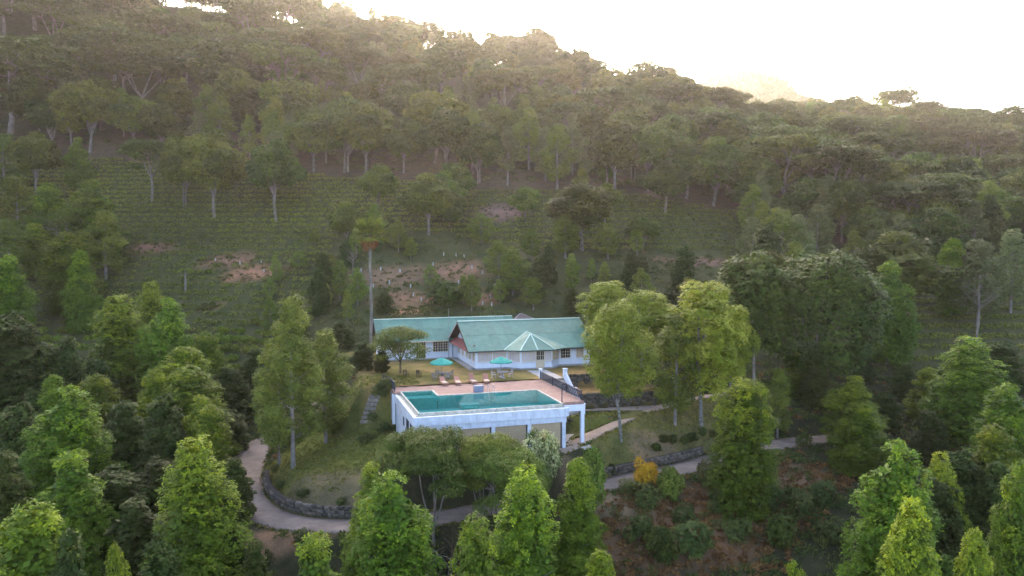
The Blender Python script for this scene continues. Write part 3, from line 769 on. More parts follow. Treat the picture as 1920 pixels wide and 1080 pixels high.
tag(ob('road', mesh_np('road', *ribbon(ROAD, 1.85, 0.02), 'road', smooth=True)), kind='structure')
tag(ob('path', mesh_np('path', *ribbon(PA, .85, .02, wav=.06), 'sand_path', smooth=True)), kind='structure')
PB2 = PB.copy()
tag(ob('path', mesh_np('path', *ribbon(PB2, 1.0, .034, wav=.06), 'sand_path', smooth=True)), kind='structure')

# ------------------------------------------------------------------ sky-line hill far behind
def far_hill():
    n, m = 110, 26
    xs = np.linspace(60, 560, n); V = []
    top = at_y(1385, 152, 950)
    r = np.random.default_rng(4)
    prof = np.interp((xs / 950 * FPX + 960), [1080, 1200, 1270, 1330, 1390, 1450, 1520, 1600, 1750], [90, 165, 200, 224, 236, 224, 196, 150, 60])
    prof = prof + wob(xs, xs * 0, .09, 5) * 4
    for j in range(m):
        t = j / (m - 1)
        z = -30 + (prof + 26) * (1 - (1 - t) ** 1.6)
        V.append(np.c_[xs, np.full(n, 820 + 140 * t) + wob(xs, xs * 0 + j * 9, .05, 6) * 9, z + wob(xs, xs * 0 + j * 7, .12, 8) * 3])
    V.append(np.c_[xs, np.full(n, 1060), np.full(n, -30.0)])
    V = np.concatenate(V); I = np.arange(len(V)).reshape(m + 1, n)
    F = np.stack([I[:-1, :-1], I[:-1, 1:], I[1:, 1:], I[1:, :-1]], -1).reshape(-1, 4)
    me = mesh_np('hill', V, F, 'leaf_hill', np.full(len(F), .4), smooth=True)
    tag(ob('hill', me), kind='structure')
    # its wood: clumps of leaf faces over the slope
    k = r.integers(n, n * m, 2600)
    C = V[k] + r.normal(size=(len(k), 3)) * [3, 3, 1.0]
    k2 = np.repeat(C, 26, 0); d = unit(r.normal(size=(len(k2), 3)) + [0, -.2, .5])
    rad = np.repeat(r.uniform(3, 6.5, len(C)), 26)[:, None]
    Vv, Ff = leaf_quads(k2 + d * rad * [1, 1, .8], unit(r.normal(size=d.shape) + d * .3), d + r.normal(size=d.shape) * .4, 2.6, 1.9, r)
    t = np.repeat(r.uniform(0, 1, len(C)), 26)
    tag(ob('hill_wood', mesh_np('hill_wood', Vv, Ff, 'leaf_hill', t)), 'hazy blue wooded hill far behind the ridge', 'wood', kind='stuff')
far_hill()

# ------------------------------------------------------------------ retaining walls of field stones
def stone_meshes(n=6):
    out = []
    for i in range(n):
        bm = bmesh.new(); bmesh.ops.create_cube(bm, size=1.0)
        bmesh.ops.bevel(bm, geom=bm.edges[:], offset=.17, segments=1, affect='EDGES')
        r = random.Random(i)
        for v in bm.verts: v.co += Vector((r.uniform(-.09, .09), r.uniform(-.09, .09), r.uniform(-.09, .09)))
        me = bpy.data.meshes.new('stone'); bm.to_mesh(me); bm.free(); me.materials.append(MATS['stone']); out.append(me)
    return out
STONES = stone_meshes()
def stone_wall(line, h0, h1, label, th=0.45, size=0.5, sides=1, group=None):
    """line: (n,3) foot of the wall; stones on the face towards 'sides' (+1 = left of direction)"""
    line = dense(line, .25)
    root = empty('retaining_wall', tuple(line[len(line) // 2]))
    tag(root, label, 'wall', group)
    base = line[len(line) // 2]
    t = np.gradient(line[:, :2], axis=0); t /= np.linalg.norm(t, axis=1)[:, None] + 1e-9
    nr = np.stack([-t[:, 1], t[:, 0]], 1) * sides
    s = np.r_[0, np.cumsum(np.linalg.norm(np.diff(line[:, :2], axis=0), axis=1))]
    hh = np.interp(s, [0, s[-1] * .5, s[-1]], [h0, (h0 + h1) / 2, h1])
    # core
    rows = [np.c_[line[:, :2] + nr * .0, line[:, 2] - .6], np.c_[line[:, :2] + nr * 0, line[:, 2] + hh - .06], np.c_[line[:, :2] - nr * th, line[:, 2] + hh - .06], np.c_[line[:, :2] - nr * th, line[:, 2] - .6]]
    V = np.concatenate(rows) - base; n = len(line); I = np.arange(4 * n).reshape(4, n)
    F = np.concatenate([np.stack([I[a, :-1], I[a, 1:], I[b, 1:], I[b, :-1]], -1) for a, b in ((0, 1), (1, 2), (2, 3))])
    ob('core', mesh_np('core', V, F, 'mortar'), root)
    r = random.Random(len(label))
    total = s[-1]; row = 0; z = 0.0; cnt = 0
    while True:
        x = r.uniform(0, .3); sh = size * r.uniform(.55, .75)
        if z + sh * .5 > max(h0, h1): break
        while x < total and cnt < 290:
            ln = size * r.uniform(.7, 1.45)
            xm = min(x + ln / 2, total)
            h = np.interp(xm, s, hh)
            if z + sh * .6 < h:
                i = int(np.searchsorted(s, xm)); i = min(i, len(line) - 1)
                o = bpy.data.objects.new('stone', STONES[r.randrange(len(STONES))]); COL.objects.link(o); o.parent = root
                p = line[i] + np.r_[nr[i] * r.uniform(-.04, .05), z + sh / 2 + r.uniform(-.03, .03)] - base
                o.location = p; o.rotation_euler = (r.uniform(-.1, .1), r.uniform(-.12, .12), math.atan2(t[i][1], t[i][0]) + r.uniform(-.1, .1))
                o.scale = (ln * .96, .34 * r.uniform(.8, 1.2), sh * r.uniform(.92, 1.08)); cnt += 1
            x += ln
        z += sh * .94; row += 1
    return root
def offset_line(line, d):
    t = np.gradient(line[:, :2], axis=0); t /= np.linalg.norm(t, axis=1)[:, None]
    return np.c_[line[:, :2] + np.stack([-t[:, 1], t[:, 0]], 1) * d, line[:, 2]]
# the road runs from right to left, then round the bend: its inner side is on its right
tt_ = np.linspace(0, 1, len(ROAD))
def road_part(pxa, pxb, d):
    a = on_z(*pxa)[:2]; b = on_z(*pxb)[:2]
    i = np.argmin(((ROAD[:, :2] - a) ** 2).sum(1)); j = np.argmin(((ROAD[:, :2] - b) ** 2).sum(1))
    return offset_line(ROAD[min(i, j):max(i, j)], d)[::5]
stone_wall(road_part((690, 985, -9.2), (462, 880, -9.0), -2.15), 1.0, .9, 'dark curved stone retaining wall round the bend in the road', size=.55, sides=1)
stone_wall(road_part((1345, 861, -7.2), (1070, 920, -8.2), -2.15), .9, .9, 'low overgrown stone retaining wall along the straight road', size=.5, sides=1)
stone_wall(np.array([loc(21.6, 18.0, -1.5), loc(25, 18.0, -1.5), loc(30, 18.0, -1.5)]), 1.5, 1.45, 'stone terrace wall under the lawn beside the white stair balustrade', size=.42, sides=-1)
stone_wall(np.array([loc(21.6, 13.1, -3.3), loc(26, 13.1, -3.3), loc(32, 13.1, -3.3)]), 1.8, 1.7, 'taller stone terrace wall above the level footpath', size=.45, sides=-1)
stone_wall(np.array([loc(18.4, 9.1, -4.1), loc(21, 9.0, -4.1), loc(24.5, 9.2, -3.9)]), .8, .6, 'short stone kerb wall between the footpath and the small triangular lawn', size=.4, sides=-1)

# ------------------------------------------------------------------ pool house
def root_at(name, u, w, z, label, cat, group=None, rz=0.0):
    e = empty(name, tuple(loc(u, w, z)), ANG + rz)
    return tag(e, label, cat, group)
GZ = -4.42
ph = root_at('pool_house', 8, 1.1, GZ, 'blue white concrete pool house built into the slope under the swimming pool', 'building')
PO = (8, 1.1, GZ)
def B(): return MB(PO)
# front: fascia, beam, columns, blinds
B().box(0.15, 15.8, 1.05, 1.35, -1.10, -0.25).build('fascia', 'pool_wall', ph)
B().box(0.15, 0.45, 1.352, 13.4, -1.10, -0.25).build('fascia', 'pool_wall', ph)
B().box(0.30, 15.6, 1.20, 1.60, -1.68, -1.102).build('beam', 'pool_wall', ph)
cu = [0.55, 4.3, 8.0, 11.7, 15.35]
for c in cu: B().box(c - .18, c + .18, 1.21, 1.57, GZ - .6, -1.682).build('column', 'pool_wall', ph)
for a, b in zip(cu[:-1], cu[1:]):
    B().box(a + .19, b - .32, 1.38, 1.43, GZ - .2, -1.72).build('roller_blind', 'blind_tan', ph)
    B().box(b - .28, b - .19, 1.40, 1.46, GZ - .2, -1.70).build('guide_rail', 'iron', ph)
B().box(0.4, 15.5, 6.0, 6.2, GZ - .4, -1.7).build('back_wall', 'dark_wood', ph)
# left side wall with tall dark glazed openings
segs = [(1.62, 2.3), (4.3, 4.6), (6.6, 7.4), (8.6, 13.2)]
for a, b in segs: B().box(.28, .56, a, b, GZ - 1.2, -1.102).build('side_wall', 'pool_wall', ph)
for a, b, z0, z1 in ((2.3, 4.3, GZ + .1, -1.35), (4.6, 6.6, GZ + .1, -1.35), (7.4, 8.6, -2.6, -1.6)):
    B().box(.28, .56, a, b, z1, -1.102).build('lintel', 'pool_wall', ph)
    B().box(.28, .56, a, b, GZ - 1.2, z0).build('side_wall', 'pool_wall', ph)
    f = B()
    f.box(.34, .42, a, a + .08, z0, z1).box(.34, .42, b - .08, b, z0, z1).box(.34, .42, a + .08, b - .08, z1 - .08, z1).box(.34, .42, a + .08, b - .08, z0, z0 + .08)
    f.box(.35, .41, (a + b) / 2 - .04, (a + b) / 2 + .04, z0 + .08, z1 - .08)
    w_ = f.build('window', 'iron', ph)
    B().box(.40, .415, a + .08, b - .08, z0 + .08, z1 - .08).build('pane', 'glass_dark', w_)
B().box(15.17, 15.53, 1.58, 6.2, GZ - .4, -1.12).build('side_wall', 'pool_wall', ph)
# gutter round the spill edge, weir, basin
B().box(.45, 15.6, 1.352, 1.95, -.62, -.52).build('gutter', 'coping', ph)
B().box(.452, .75, 1.955, 13.0, -.62, -.30).build('gutter', 'coping', ph)
B().box(.75, 15.4, 1.955, 2.15, -1.6, -.03).build('weir', 'coping', ph)
B().box(.75, .92, 2.155, 13.0, -1.6, -.03).build('weir', 'coping', ph)
bs = B()
bs.box(.92, 15.4, 2.155, 9.85, -1.5, -1.4)
bs.box(15.4, 15.5, 2.155, 9.95, -1.5, -.05).box(4.3, 15.4, 9.85, 9.95, -1.5, -.05)
bs.box(.92, 4.2, 9.75, 9.95, -1.5, -.14).box(.92, 4.2, 9.955, 13.0, -.6, -.5).box(4.2, 4.3, 9.955, 13.1, -.6, -.05).box(.75, 4.2, 13.0, 13.1, -.6, -.05)
bs.box(6.5, 8.5, 8.6, 9.84, -1.395, -.9).box(6.8, 8.2, 8.1, 8.595, -1.395, -1.1)
bs.build('basin', 'mosaic', ph)
# deck slabs
B().box(15.5, 18.05, 2.6, 9.95, -.30, 0).build('deck_slab', 'deck_brick', ph)
B().box(4.3, 18.05, 9.952, 13.1, -.30, 0).build('deck_slab', 'deck_brick', ph)
B().box(.1, 18.05, 13.102, 16.6, -.30, 0).build('deck_slab', 'deck_brick', ph)
B().box(4.2, 15.5, 9.83, 10.15, -.06, .03).build('coping_edge', 'coping', ph)
B().box(15.38, 15.62, 2.0, 9.825, -.06, .03).build('coping_edge', 'coping', ph)
B().box(4.18, 4.42, 10.155, 13.2, -.06, .03).build('coping_edge', 'coping', ph)
B().box(.75, 4.175, 13.0, 13.2, -.06, .03).build('coping_edge', 'coping', ph)
B().box(15.82, 18.1, 2.5, 2.8, -.95, -.302).build('edge_beam', 'wall_white', ph)
B().box(17.8, 18.1, 2.802, 16.4, -.80, -.302).build('edge_beam', 'wall_white', ph)
B().box(17.72, 18.08, 2.52, 2.88, GZ - .3, -.952).build('column', 'wall_white', ph)
B().box(15.6, 18.0, 13.0, 13.25, GZ - .3, -.302).build('rear_wall', 'stone', ph)
B().box(15.55, 18.4, 1.0, 6.5, GZ - .2, GZ + .06).build('floor_slab', 'concrete', ph)
# left side piers below the railing corner
for (a, b) in ((13.45, 13.85), (16.2, 16.55)):
    B().box(-.05, .25, a, b, -3.6, -.302).build('pier', 'wall_white', ph)
B().box(.02, .2, 13.9, 16.1, -3.4, -.304).build('side_wall', 'plinth', ph)
wt = MB(); wt.box(.80, 15.4, 2.05, 9.84, -.075, -.06).box(.92, 4.2, 9.842, 12.99, -.075, -.06)
w_o = MB().add([(.86, 2.1, -.052), (15.4, 2.1, -.052), (15.4, 9.85, -.052), (4.2, 9.85, -.052), (4.2, 13.0, -.052), (.86, 13.0, -.052)], [(0, 1, 2, 3, 4, 5)]).build('water', 'water')
w_o.location = loc(0, 0, 0); w_o.rotation_euler = (0, 0, ANG); tag(w_o, kind='structure')

# railings
def railing(name, pts, h, label, step=.16, wd=.03, lattice=False):
    p0 = pts[0]; root = root_at(name, p0[0], p0[1], p0[2], label, 'railing')
    off = tuple(p0)
    for i in range(len(pts) - 1):
        a, b = np.array(pts[i], float), np.array(pts[i + 1], float)
        n = max(1, int(np.linalg.norm(b - a) / step))
        MB(off).bar(a + [0, 0, h], b + [0, 0, h], .06, .05).build('top_rail', 'iron', root)
        MB(off).bar(a + [0, 0, .12], b + [0, 0, .12], .035).build('bottom_rail', 'iron', root)
        me = MB().box(-wd / 2, wd / 2, -wd / 2, wd / 2, .12, h - .02).mesh('baluster', 'iron')
        for k in range(1, n):
            q = a + (b - a) * k / n
            ob('baluster', me, root, tuple(q - np.array(off)))
        if lattice:
            m2 = max(1, n // 3)
            for k in range(m2):
                q, q2 = a + (b - a) * k / m2, a + (b - a) * (k + 1) / m2
                MB(off).bar(q + [0, 0, .16], q2 + [0, 0, h - .05], .03).build('brace', 'iron', root)
                MB(off).bar(q + [0, 0, h - .05], q2 + [0, 0, .16], .03).build('brace', 'iron', root)
        for q in (a, b):
            MB(off).box(q[0] - .04, q[0] + .04, q[1] - .04, q[1] + .04, q[2], q[2] + h + .06).build('post', 'iron', root)
    return root
railing('deck_railing', [(.18, 13.3, 0), (.18, 16.5, 0), (-.4, 18.6, 0)], 1.05, 'dark blue iron railing at the paddling pool end of the deck')
railing('deck_railing', [(17.95, 3.0, 0), (17.95, 7.4, 0), (17.95, 11.8, 0), (17.95, 16.0, 0)], 1.0, 'dark iron lattice railing between the pool deck and the stairs', lattice=True)
t_ = root_at('corner_post', 15.66, 2.62, 0, 'thin dark pole at the pool corner of the deck', 'post')
MB((15.66, 2.62, 0)).box(15.62, 15.70, 2.64, 2.72, 0, 1.9).build('shaft', 'iron', t_)
MB((15.66, 2.62, 0)).box(15.58, 15.74, 2.62, 2.76, 1.9, 1.96).build('cap', 'iron', t_)

# stairs with white balustrade
st = root_at('stairs', 19.7, 16.2, -.9, 'concrete garden stairs between white pillars going down from the house walk', 'stairs')
SO = (19.7, 16.2, -.9)
ns = 18
for i in range(ns):
    z = -.02 - (i + 1) * (3.25 / ns)
    MB(SO).box(18.45, 21.0, 16.2 - (i + 1) * .30, 16.2 - i * .30, z - .35, z).build('step', 'concrete', st)
MB(SO).box(18.45, 21.0, 16.202, 22.6, -.1, .03).build('landing', 'concrete', st)
bl = root_at('stair_balustrade', 21.2, 16.3, 0, 'white plastered balustrade with pillars sloping down beside the stairs', 'balustrade')
BO = (21.2, 16.3, 0)
for (w_, z0, z1) in ((16.3, -1.6, 1.05), (13.2, -3.2, -.75), (10.6, -3.5, -2.1)):
    MB(BO).box(21.0, 21.42, w_ - .21, w_ + .21, z0, z1).build('pillar', 'wall_white', bl)
    MB(BO).box(20.95, 21.47, w_ - .26, w_ + .26, z1 + .002, z1 + .11).build('pillar_cap', 'wall_white', bl)
for (wa, za, wb, zb) in ((16.09, .75, 13.41, -.95), (12.99, -.98, 10.81, -2.3)):
    s_ = MB(BO)
    s_.add([(21.08, wa, za), (21.34, wa, za), (21.34, wb, zb), (21.08, wb, zb), (21.08, wa, za - .95), (21.34, wa, za - .95), (21.34, wb, zb - 1.0), (21.08, wb, zb - 1.0)],
           [(0, 1, 2, 3), (7, 6, 5, 4), (0, 4, 5, 1), (1, 5, 6, 2), (2, 6, 7, 3), (3, 7, 4, 0)])
    s_.build('parapet', 'wall_white', bl)
gp = root_at('gate_pillar', 18.3, 16.75, 0, 'white plastered gate pillar at the corner of the deck by the stairs', 'pillar')
MB((18.3, 16.75, 0)).box(18.12, 18.42, 16.65, 17.05, 0, 1.05).build('shaft', 'wall_white', gp)
MB((18.3, 16.75, 0)).box(18.07, 18.47, 16.6, 17.1, 1.052, 1.16).build('cap', 'wall_white', gp)

# ------------------------------------------------------------------ bungalow
hs = root_at('bungalow', 12.4, 25.6, 0, 'white bungalow with green metal roofs and a polygonal bay above the pool lawn', 'house')
HO = (12.4, 25.6, 0)
def Hh(): return MB(HO)
def gable_wall(u0, u1, w0, w1, zt, rw, rz):
    m = Hh()
    V = [(u0, w0, -.3), (u0, w1, -.3), (u0, w1, zt), (u0, rw, rz), (u0, w0, zt)]
    V += [(u1, p[1], p[2]) for p in V]
    return m.add(V, [(0, 1, 2, 3, 4), (9, 8, 7, 6, 5), (0, 5, 6, 1), (1, 6, 7, 2), (2, 7, 8, 3), (3, 8, 9, 4), (4, 9, 5, 0)])
gable_wall(12.4, 28.3, 25.6, 36.58, 2.72, 31.1, 5.45).build('wall', 'wall_white', hs)
gable_wall(2.0, 21.4, 36.6, 44.2, 2.85, 40.4, 5.15).build('wall', 'wall_white', hs)
Hh().box(11.9, 28.9, 25.0, 25.598, -.3, .12).build('plinth', 'plinth', hs)
Hh().box(11.5, 12.398, 25.0, 36.2, -.3, .12).build('plinth', 'plinth', hs)
Hh().box(1.6, 11.498, 36.2, 36.598, -.3, .12).build('plinth', 'plinth', hs)
Hh().box(28.302, 30.2, 25.4, 28.2, -.3, .10).build('plinth', 'concrete', hs)
def roof(u0, u1, w0, z0, w1, z1, w2, front_sheet=1.12):
    """gable roof: eave w0,z0 - ridge w1,z1 - eave w2,z0; substrate slabs with lapped sheets"""
    r_ = Hh()
    r_.slab([(u0, w0, z0), (u1, w0, z0), (u1, w1, z1), (u0, w1, z1)], .12)
    r_.slab([(u1, w2, z0), (u0, w2, z0), (u0, w1, z1 - .002), (u1, w1, z1 - .002)], .12)
    ro = r_.build('roof', 'dark_wood', hs)
    n = int((u1 - u0) / front_sheet); du = (u1 - u0) / n
    rr = random.Random(int(u0 * 10))
    for (wa, wb) in ((w0 - .06, w1), (w2 + .06, w1)):
        for k in range(n):
            for lev in range(2):
                a, b = (0.0, .53) if lev == 0 else (.50, 1.0)
                lift = .025 + .012 * (k % 2) + .018 * lev + rr.uniform(0, .006)
                pa = (wa + (wb - wa) * a, z0 + (z1 - z0) * a + lift - (.03 if lev == 0 else 0)); pb = (wa + (wb - wa) * b, z0 + (z1 - z0) * b + lift)
                x0, x1 = u0 + k * du - .03, u0 + (k + 1) * du + .03
                q = [(x0, pa[0], pa[1]), (x1, pa[0], pa[1]), (x1, pb[0], pb[1]), (x0, pb[0], pb[1])]
                Hh().slab(q, .012).build('roof_sheet', 'roof_green', ro)
    c = Hh()
    for k in range(int((u1 - u0) / 2.2) + 1):
        a = u0 + k * 2.2; b = min(u1, a + 2.26)
        if b - a > .05:
            l = .075 + .006 * (k % 2)
            c.slab([(a, w1 - .22, z1 - .05 + l), (b, w1 - .22, z1 - .05 + l), (b, w1, z1 + l + .02), (a, w1, z1 + l + .02)], .01)
            c.slab([(b, w1 + .22, z1 - .05 + l), (a, w1 + .22, z1 - .05 + l), (a, w1, z1 + l + .02), (b, w1, z1 + l + .02)], .01)
    c.build('ridge_cap', 'roof_trim', ro)
    return ro
r1 = roof(11.3, 29.0, 24.85, 2.45, 31.1, 5.72, 37.35)
r2 = roof(1.2, 21.8, 35.9, 2.62, 40.4, 5.38, 44.9)
# gutters and barge boards
Hh().box(11.3, 29.0, 24.66, 24.78, 2.30, 2.42).build('gutter', 'iron', hs)
Hh().box(1.2, 11.2, 35.70, 35.83, 2.50, 2.60).build('gutter', 'frame_cream', hs)
for (u_, w0, z0, w1, z1, w2) in ((11.27, 24.8, 2.45, 31.1, 5.74, 37.4), (1.17, 35.85, 2.62, 40.4, 5.40, 44.95)):
    Hh().slab([(u_ - .06, w0, z0 + .03), (u_, w0, z0 + .03), (u_, w1, z1 + .03), (u_ - .06, w1, z1 + .03)], .26).build('barge_board', 'dark_wood', hs)
    Hh().slab([(u_ - .06, w2, z0 + .03), (u_, w2, z0 + .03), (u_, w1, z1 + .03), (u_ - .06, w1, z1 + .03)], .26).build('barge_board', 'stone_pale', hs)
# red awning under the gable
aw = Hh().slab([(11.25, 25.75, 2.36), (12.39, 25.75, 3.12), (12.39, 36.35, 3.12), (11.25, 36.35, 2.36)], .06).build('awning', 'roof_red', hs)
for k in range(9):
    w_ = 25.9 + k * 1.28
    Hh().bar((11.24, w_, 2.385), (12.36, w_, 3.135), .06, .05).build('batten', 'roof_red', aw)
Hh().tube([(11.85, 36.45, 2.45), (11.85, 36.45, .1)], .06, 8).build('downpipe', 'box_slate', hs)
# bay
bayp = [(16.7, 25.6), (18.1, 24.05), (22.3, 24.05), (23.9, 25.6)]
bp = [(16.7, 25.9)] + bayp + [(23.9, 25.9)]
Hh().prism([bp[0], bp[5], bp[4], bp[3], bp[2], bp[1]], -.3, 2.55).build('bay_wall', 'wall_white', hs)
Hh().prism([(16.3, 24.996), (23.95, 24.996), (22.55, 23.6), (17.85, 23.6)], -.3, .12).build('plinth', 'plinth', hs)
ev = [(16.0, 24.75), (17.8, 23.45), (22.6, 23.45), (24.7, 24.75)]
E0 = [(p[0], p[1], 2.48) for p in ev]
apx, bk = (20.4, 27.1, 4.22), (20.2, 28.3, 4.34)
bkL, bkR = (16.0, 25.2, 2.72), (24.7, 25.2, 2.72)
br = Hh()
for q in ((E0[0], E0[1], apx, bk), (E0[1], E0[2], apx), (E0[2], E0[3], bk, apx)):
    nV = len(br.v); br.add(list(q), [tuple(range(len(q)))])
br.add([E0[0], bk, bkL], [(0, 1, 2)]); br.add([E0[3], bk, bkR], [(0, 1, 2)])
br.add([(p[0], p[1], 2.40) for p in E0], [(3, 2, 1, 0)])
for a, b in ((0, 1), (1, 2), (2, 3)):
    br.add([E0[a], E0[b], (E0[b][0], E0[b][1], 2.40), (E0[a][0], E0[a][1], 2.40)], [(0, 3, 2, 1)])
bro = br.build('bay_roof', 'roof_green', hs)
def up(p, d=.03): return (p[0], p[1], p[2] + d)
midf = (20.2, 23.45, 2.48)
for a, b in ((E0[0], bk), (E0[1], apx), (E0[2], apx), (E0[3], bk), (apx, bk), (midf, apx)):
    Hh().bar(up(a), up(b), .17, .04).build('hip_cap', 'roof_trim', bro)
Hh().bar((E0[0][0], E0[0][1], 2.38), (E0[1][0], E0[1][1], 2.38), .09).build('gutter', 'iron', hs)
Hh().bar((E0[1][0], E0[1][1], 2.38), (E0[2][0], E0[2][1], 2.38), .09).build('gutter', 'iron', hs)
Hh().bar((E0[2][0], E0[2][1], 2.38), (E0[3][0], E0[3][1], 2.38), .09).build('gutter', 'iron', hs)
def window(p0, p1, z0, z1, lights, rows=3, glass='curtain', frame='frame_cream', name='window', solid=0.0, sill=True, fr=.075):
    """casement window on the wall line p0->p1 (outside on the right-hand side)"""
    a = Vector((p0[0], p0[1], 0)); b = Vector((p1[0], p1[1], 0)); d = (b - a).normalized(); nrm = Vector((d.y, -d.x, 0))
    L = (b - a).length
    def P(s, z, o): q = a + d * s + nrm * o; return (q.x, q.y, z)
    def bx(m, s0, s1, za, zb, o0, o1):
        m.add([P(s0, za, o1), P(s1, za, o1), P(s1, za, o0), P(s0, za, o0), P(s0, zb, o1), P(s1, zb, o1), P(s1, zb, o0), P(s0, zb, o0)],
              [(3, 2, 1, 0), (4, 5, 6, 7), (0, 1, 5, 4), (1, 2, 6, 5), (2, 3, 7, 6), (3, 0, 4, 7)])
    f = Hh()
    bx(f, 0, L, z0, z0 + fr, .004, .09); bx(f, 0, L, z1 - fr, z1, .004, .09)
    dl = L / lights
    for k in range(lights + 1):
        c = min(max(k * dl, fr / 2), L - fr / 2); bx(f, c - fr / 2, c + fr / 2, z0 + fr, z1 - fr, .004, .085)
    z_s = z0 + fr + solid
    for k in range(lights):
        c = (k + .5) * dl; bx(f, c - .02, c + .02, z_s, z1 - fr, .004, .06)
        for r in range(1, rows):
            zz = z_s + (z1 - fr - z_s) * r / rows; bx(f, k * dl + fr / 2, (k + 1) * dl - fr / 2, zz - .02, zz + .02, .004, .055)
    if solid: bx(f, fr / 2, L - fr / 2, z0 + fr, z_s, .004, .05)
    w = f.build(name, frame, hs)
    for k in range(lights):
        g = Hh(); bx(g, k * dl + fr / 2, (k + 1) * dl - fr / 2, z_s, z1 - fr, .003, .02); g.build('pane', glass, w)
    if sill:
        s = Hh(); bx(s, -.06, L + .06, z0 - .07, z0 - .002, .004, .15); s.build('sill', 'wall_white', w)
    return w
F1 = 25.6
window((12.75, F1), (14.6, F1), .95, 2.28, 3)
window((14.75, F1), (16.5, F1), .95, 2.28, 3)
window(*[(16.85, 25.434), (17.95, 24.216)], .95, 2.28, 2)
window((18.2, 24.05), (19.45, 24.05), .95, 2.28, 2)
window((19.5, 24.05), (20.05, 24.05), .95, 2.28, 1)
window((20.12, 24.05), (21.28, 24.05), .06, 2.30, 2, rows=2, glass='glass_dark', name='door', solid=1.0, sill=False)
window((21.35, 24.05), (22.2, 24.05), .95, 2.28, 1)
window((22.45, 24.195), (23.75, 25.455), .95, 2.28, 2, glass='shutter')
window((24.1, F1), (25.5, F1), .95, 2.28, 2, glass='glass_dark')
window((26.35, F1), (27.4, F1), .95, 2.28, 2, glass='shutter', rows=1)
for (wa, wb) in ((26.0, 26.8), (28.0, 28.9), (29.8, 30.6), (32.0, 32.8), (34.2, 35.0)):
    window((12.4, wb), (12.4, wa), 1.0, 2.25, 1, glass='curtain')
window((9.0, 36.6), (11.2, 36.6), .95, 2.5, 3, rows=4, glass='glass_dark')
window((6.6, 36.6), (8.0, 36.6), .08, 2.5, 2, rows=4, glass='glass_dark', name='door', sill=False)
window((3.2, 36.6), (5.0, 36.6), .95, 2.5, 3, rows=4, glass='glass_dark')
Hh().box(2.2, 2.5, 35.75, 36.05, 0, 2.5).build('porch_post', 'wall_white', hs)
# outbuilding behind
ou = root_at('outbuilding', 26.8, 50, 0.6, 'small outbuilding with a brownish hipped roof behind the bungalow ridge', 'building')
OO = (26.8, 50, .6)
MB(OO).box(23.6, 30, 47.6, 52.2, -.5, 3.0).build('wall', 'wall_white', ou)
MB(OO).add([(23.1, 47.1, 3.0), (30.5, 47.1, 3.0), (30.5, 52.7, 3.0), (23.1, 52.7, 3.0), (26.2, 49.9, 4.85), (26.35, 49.9, 4.85)], [(0, 1, 5, 4), (1, 2, 5), (2, 3, 4, 5), (3, 0, 4), (3, 2, 1, 0)]).build('roof', 'roof_brown', ou)
for a, b in (((23.1, 47.1, 3.02), (26.2, 49.9, 4.87)), ((30.5, 47.1, 3.02), (26.35, 49.9, 4.87))):
    MB(OO).bar(a, b, .12, .05).build('hip_cap', 'stone_pale', ou)
ms = root_at('mast', 11.0, 35.2, 0, 'thin tall mast standing in the corner between the bungalow wings', 'mast')
MB((0, 0, 0)).tube([(0, 0, 0), (0, 0, 7.2)], [.05, .03], 6).build('pole', 'pole_grey', ms)
MB((0, 0, 0)).box(-.12, .12, -.12, .12, -.05, .06).build('base', 'concrete', ms)

# ------------------------------------------------------------------ garden furniture
def parasol(u, w, label, tilt):
    r = root_at('parasol', u, w, 0.0, label, 'parasol', 'teal parasols on the lawn')
    n = 8; V = [(0, 0, 2.50)]; F = []
    prof = [(.5, 2.31), (1.0, 2.09), (1.42, 1.90)]
    for i, (rr, z) in enumerate(prof):
        for k in range(n * 2):
            a = 6.28318 * k / (n * 2); sg = 0 if k % 2 == 0 else .05 * rr
            V.append(((rr - sg) * math.cos(a), (rr - sg) * math.sin(a), z - (.0 if k % 2 == 0 else .03 * rr)))
    m = n * 2
    for k in range(m): F.append((0, 1 + k, 1 + (k + 1) % m))
    for i in range(2):
        for k in range(m): F.append((1 + i * m + k, 1 + (i + 1) * m + k, 1 + (i + 1) * m + (k + 1) % m, 1 + i * m + (k + 1) % m))
    ca = MB().add(V, F).build('canopy', 'canopy_teal', r)
    va = MB()
    for k in range(m):
        a = 6.28318 * k / m; b = 6.28318 * (k + 1) / m
        R0, R1 = (1.42 if k % 2 == 0 else 1.35), (1.35 if k % 2 == 0 else 1.42)
        z0, z1 = (1.90 if k % 2 == 0 else 1.857), (1.857 if k % 2 == 0 else 1.90)
        va.add([(R0 * math.cos(a), R0 * math.sin(a), z0), (R1 * math.cos(b), R1 * math.sin(b), z1), (R1 * math.cos(b), R1 * math.sin(b), z1 - .13), (R0 * math.cos(a), R0 * math.sin(a), z0 - .13)], [(0, 1, 2, 3)])
    va.build('valance', 'canopy_teal', ca)
    for k in range(n):
        a = 6.28318 * k / n; MB().bar((.04 * math.cos(a), .04 * math.sin(a), 2.44), (1.38 * math.cos(a), 1.38 * math.sin(a), 1.87), .025).build('rib', 'pole_grey', r)
    MB().tube([(0, 0, -.02), (0, 0, 2.62)], .03, 8).build('pole', 'pole_grey', r)
    MB().lathe([(.32, 0), (.32, .07), (.12, .12), (.06, .3)], (0, 0, 0), 14).build('base', 'stone_pale', r)
    r.rotation_euler = (math.radians(tilt), 0, ANG)
parasol(6.9, 20.6, 'teal parasol on the lawn beside the feathery tree, over a grey garden table', 1.5)
parasol(14.0, 19.2, 'teal parasol in front of the bay windows, over a pale garden table', -1.0)
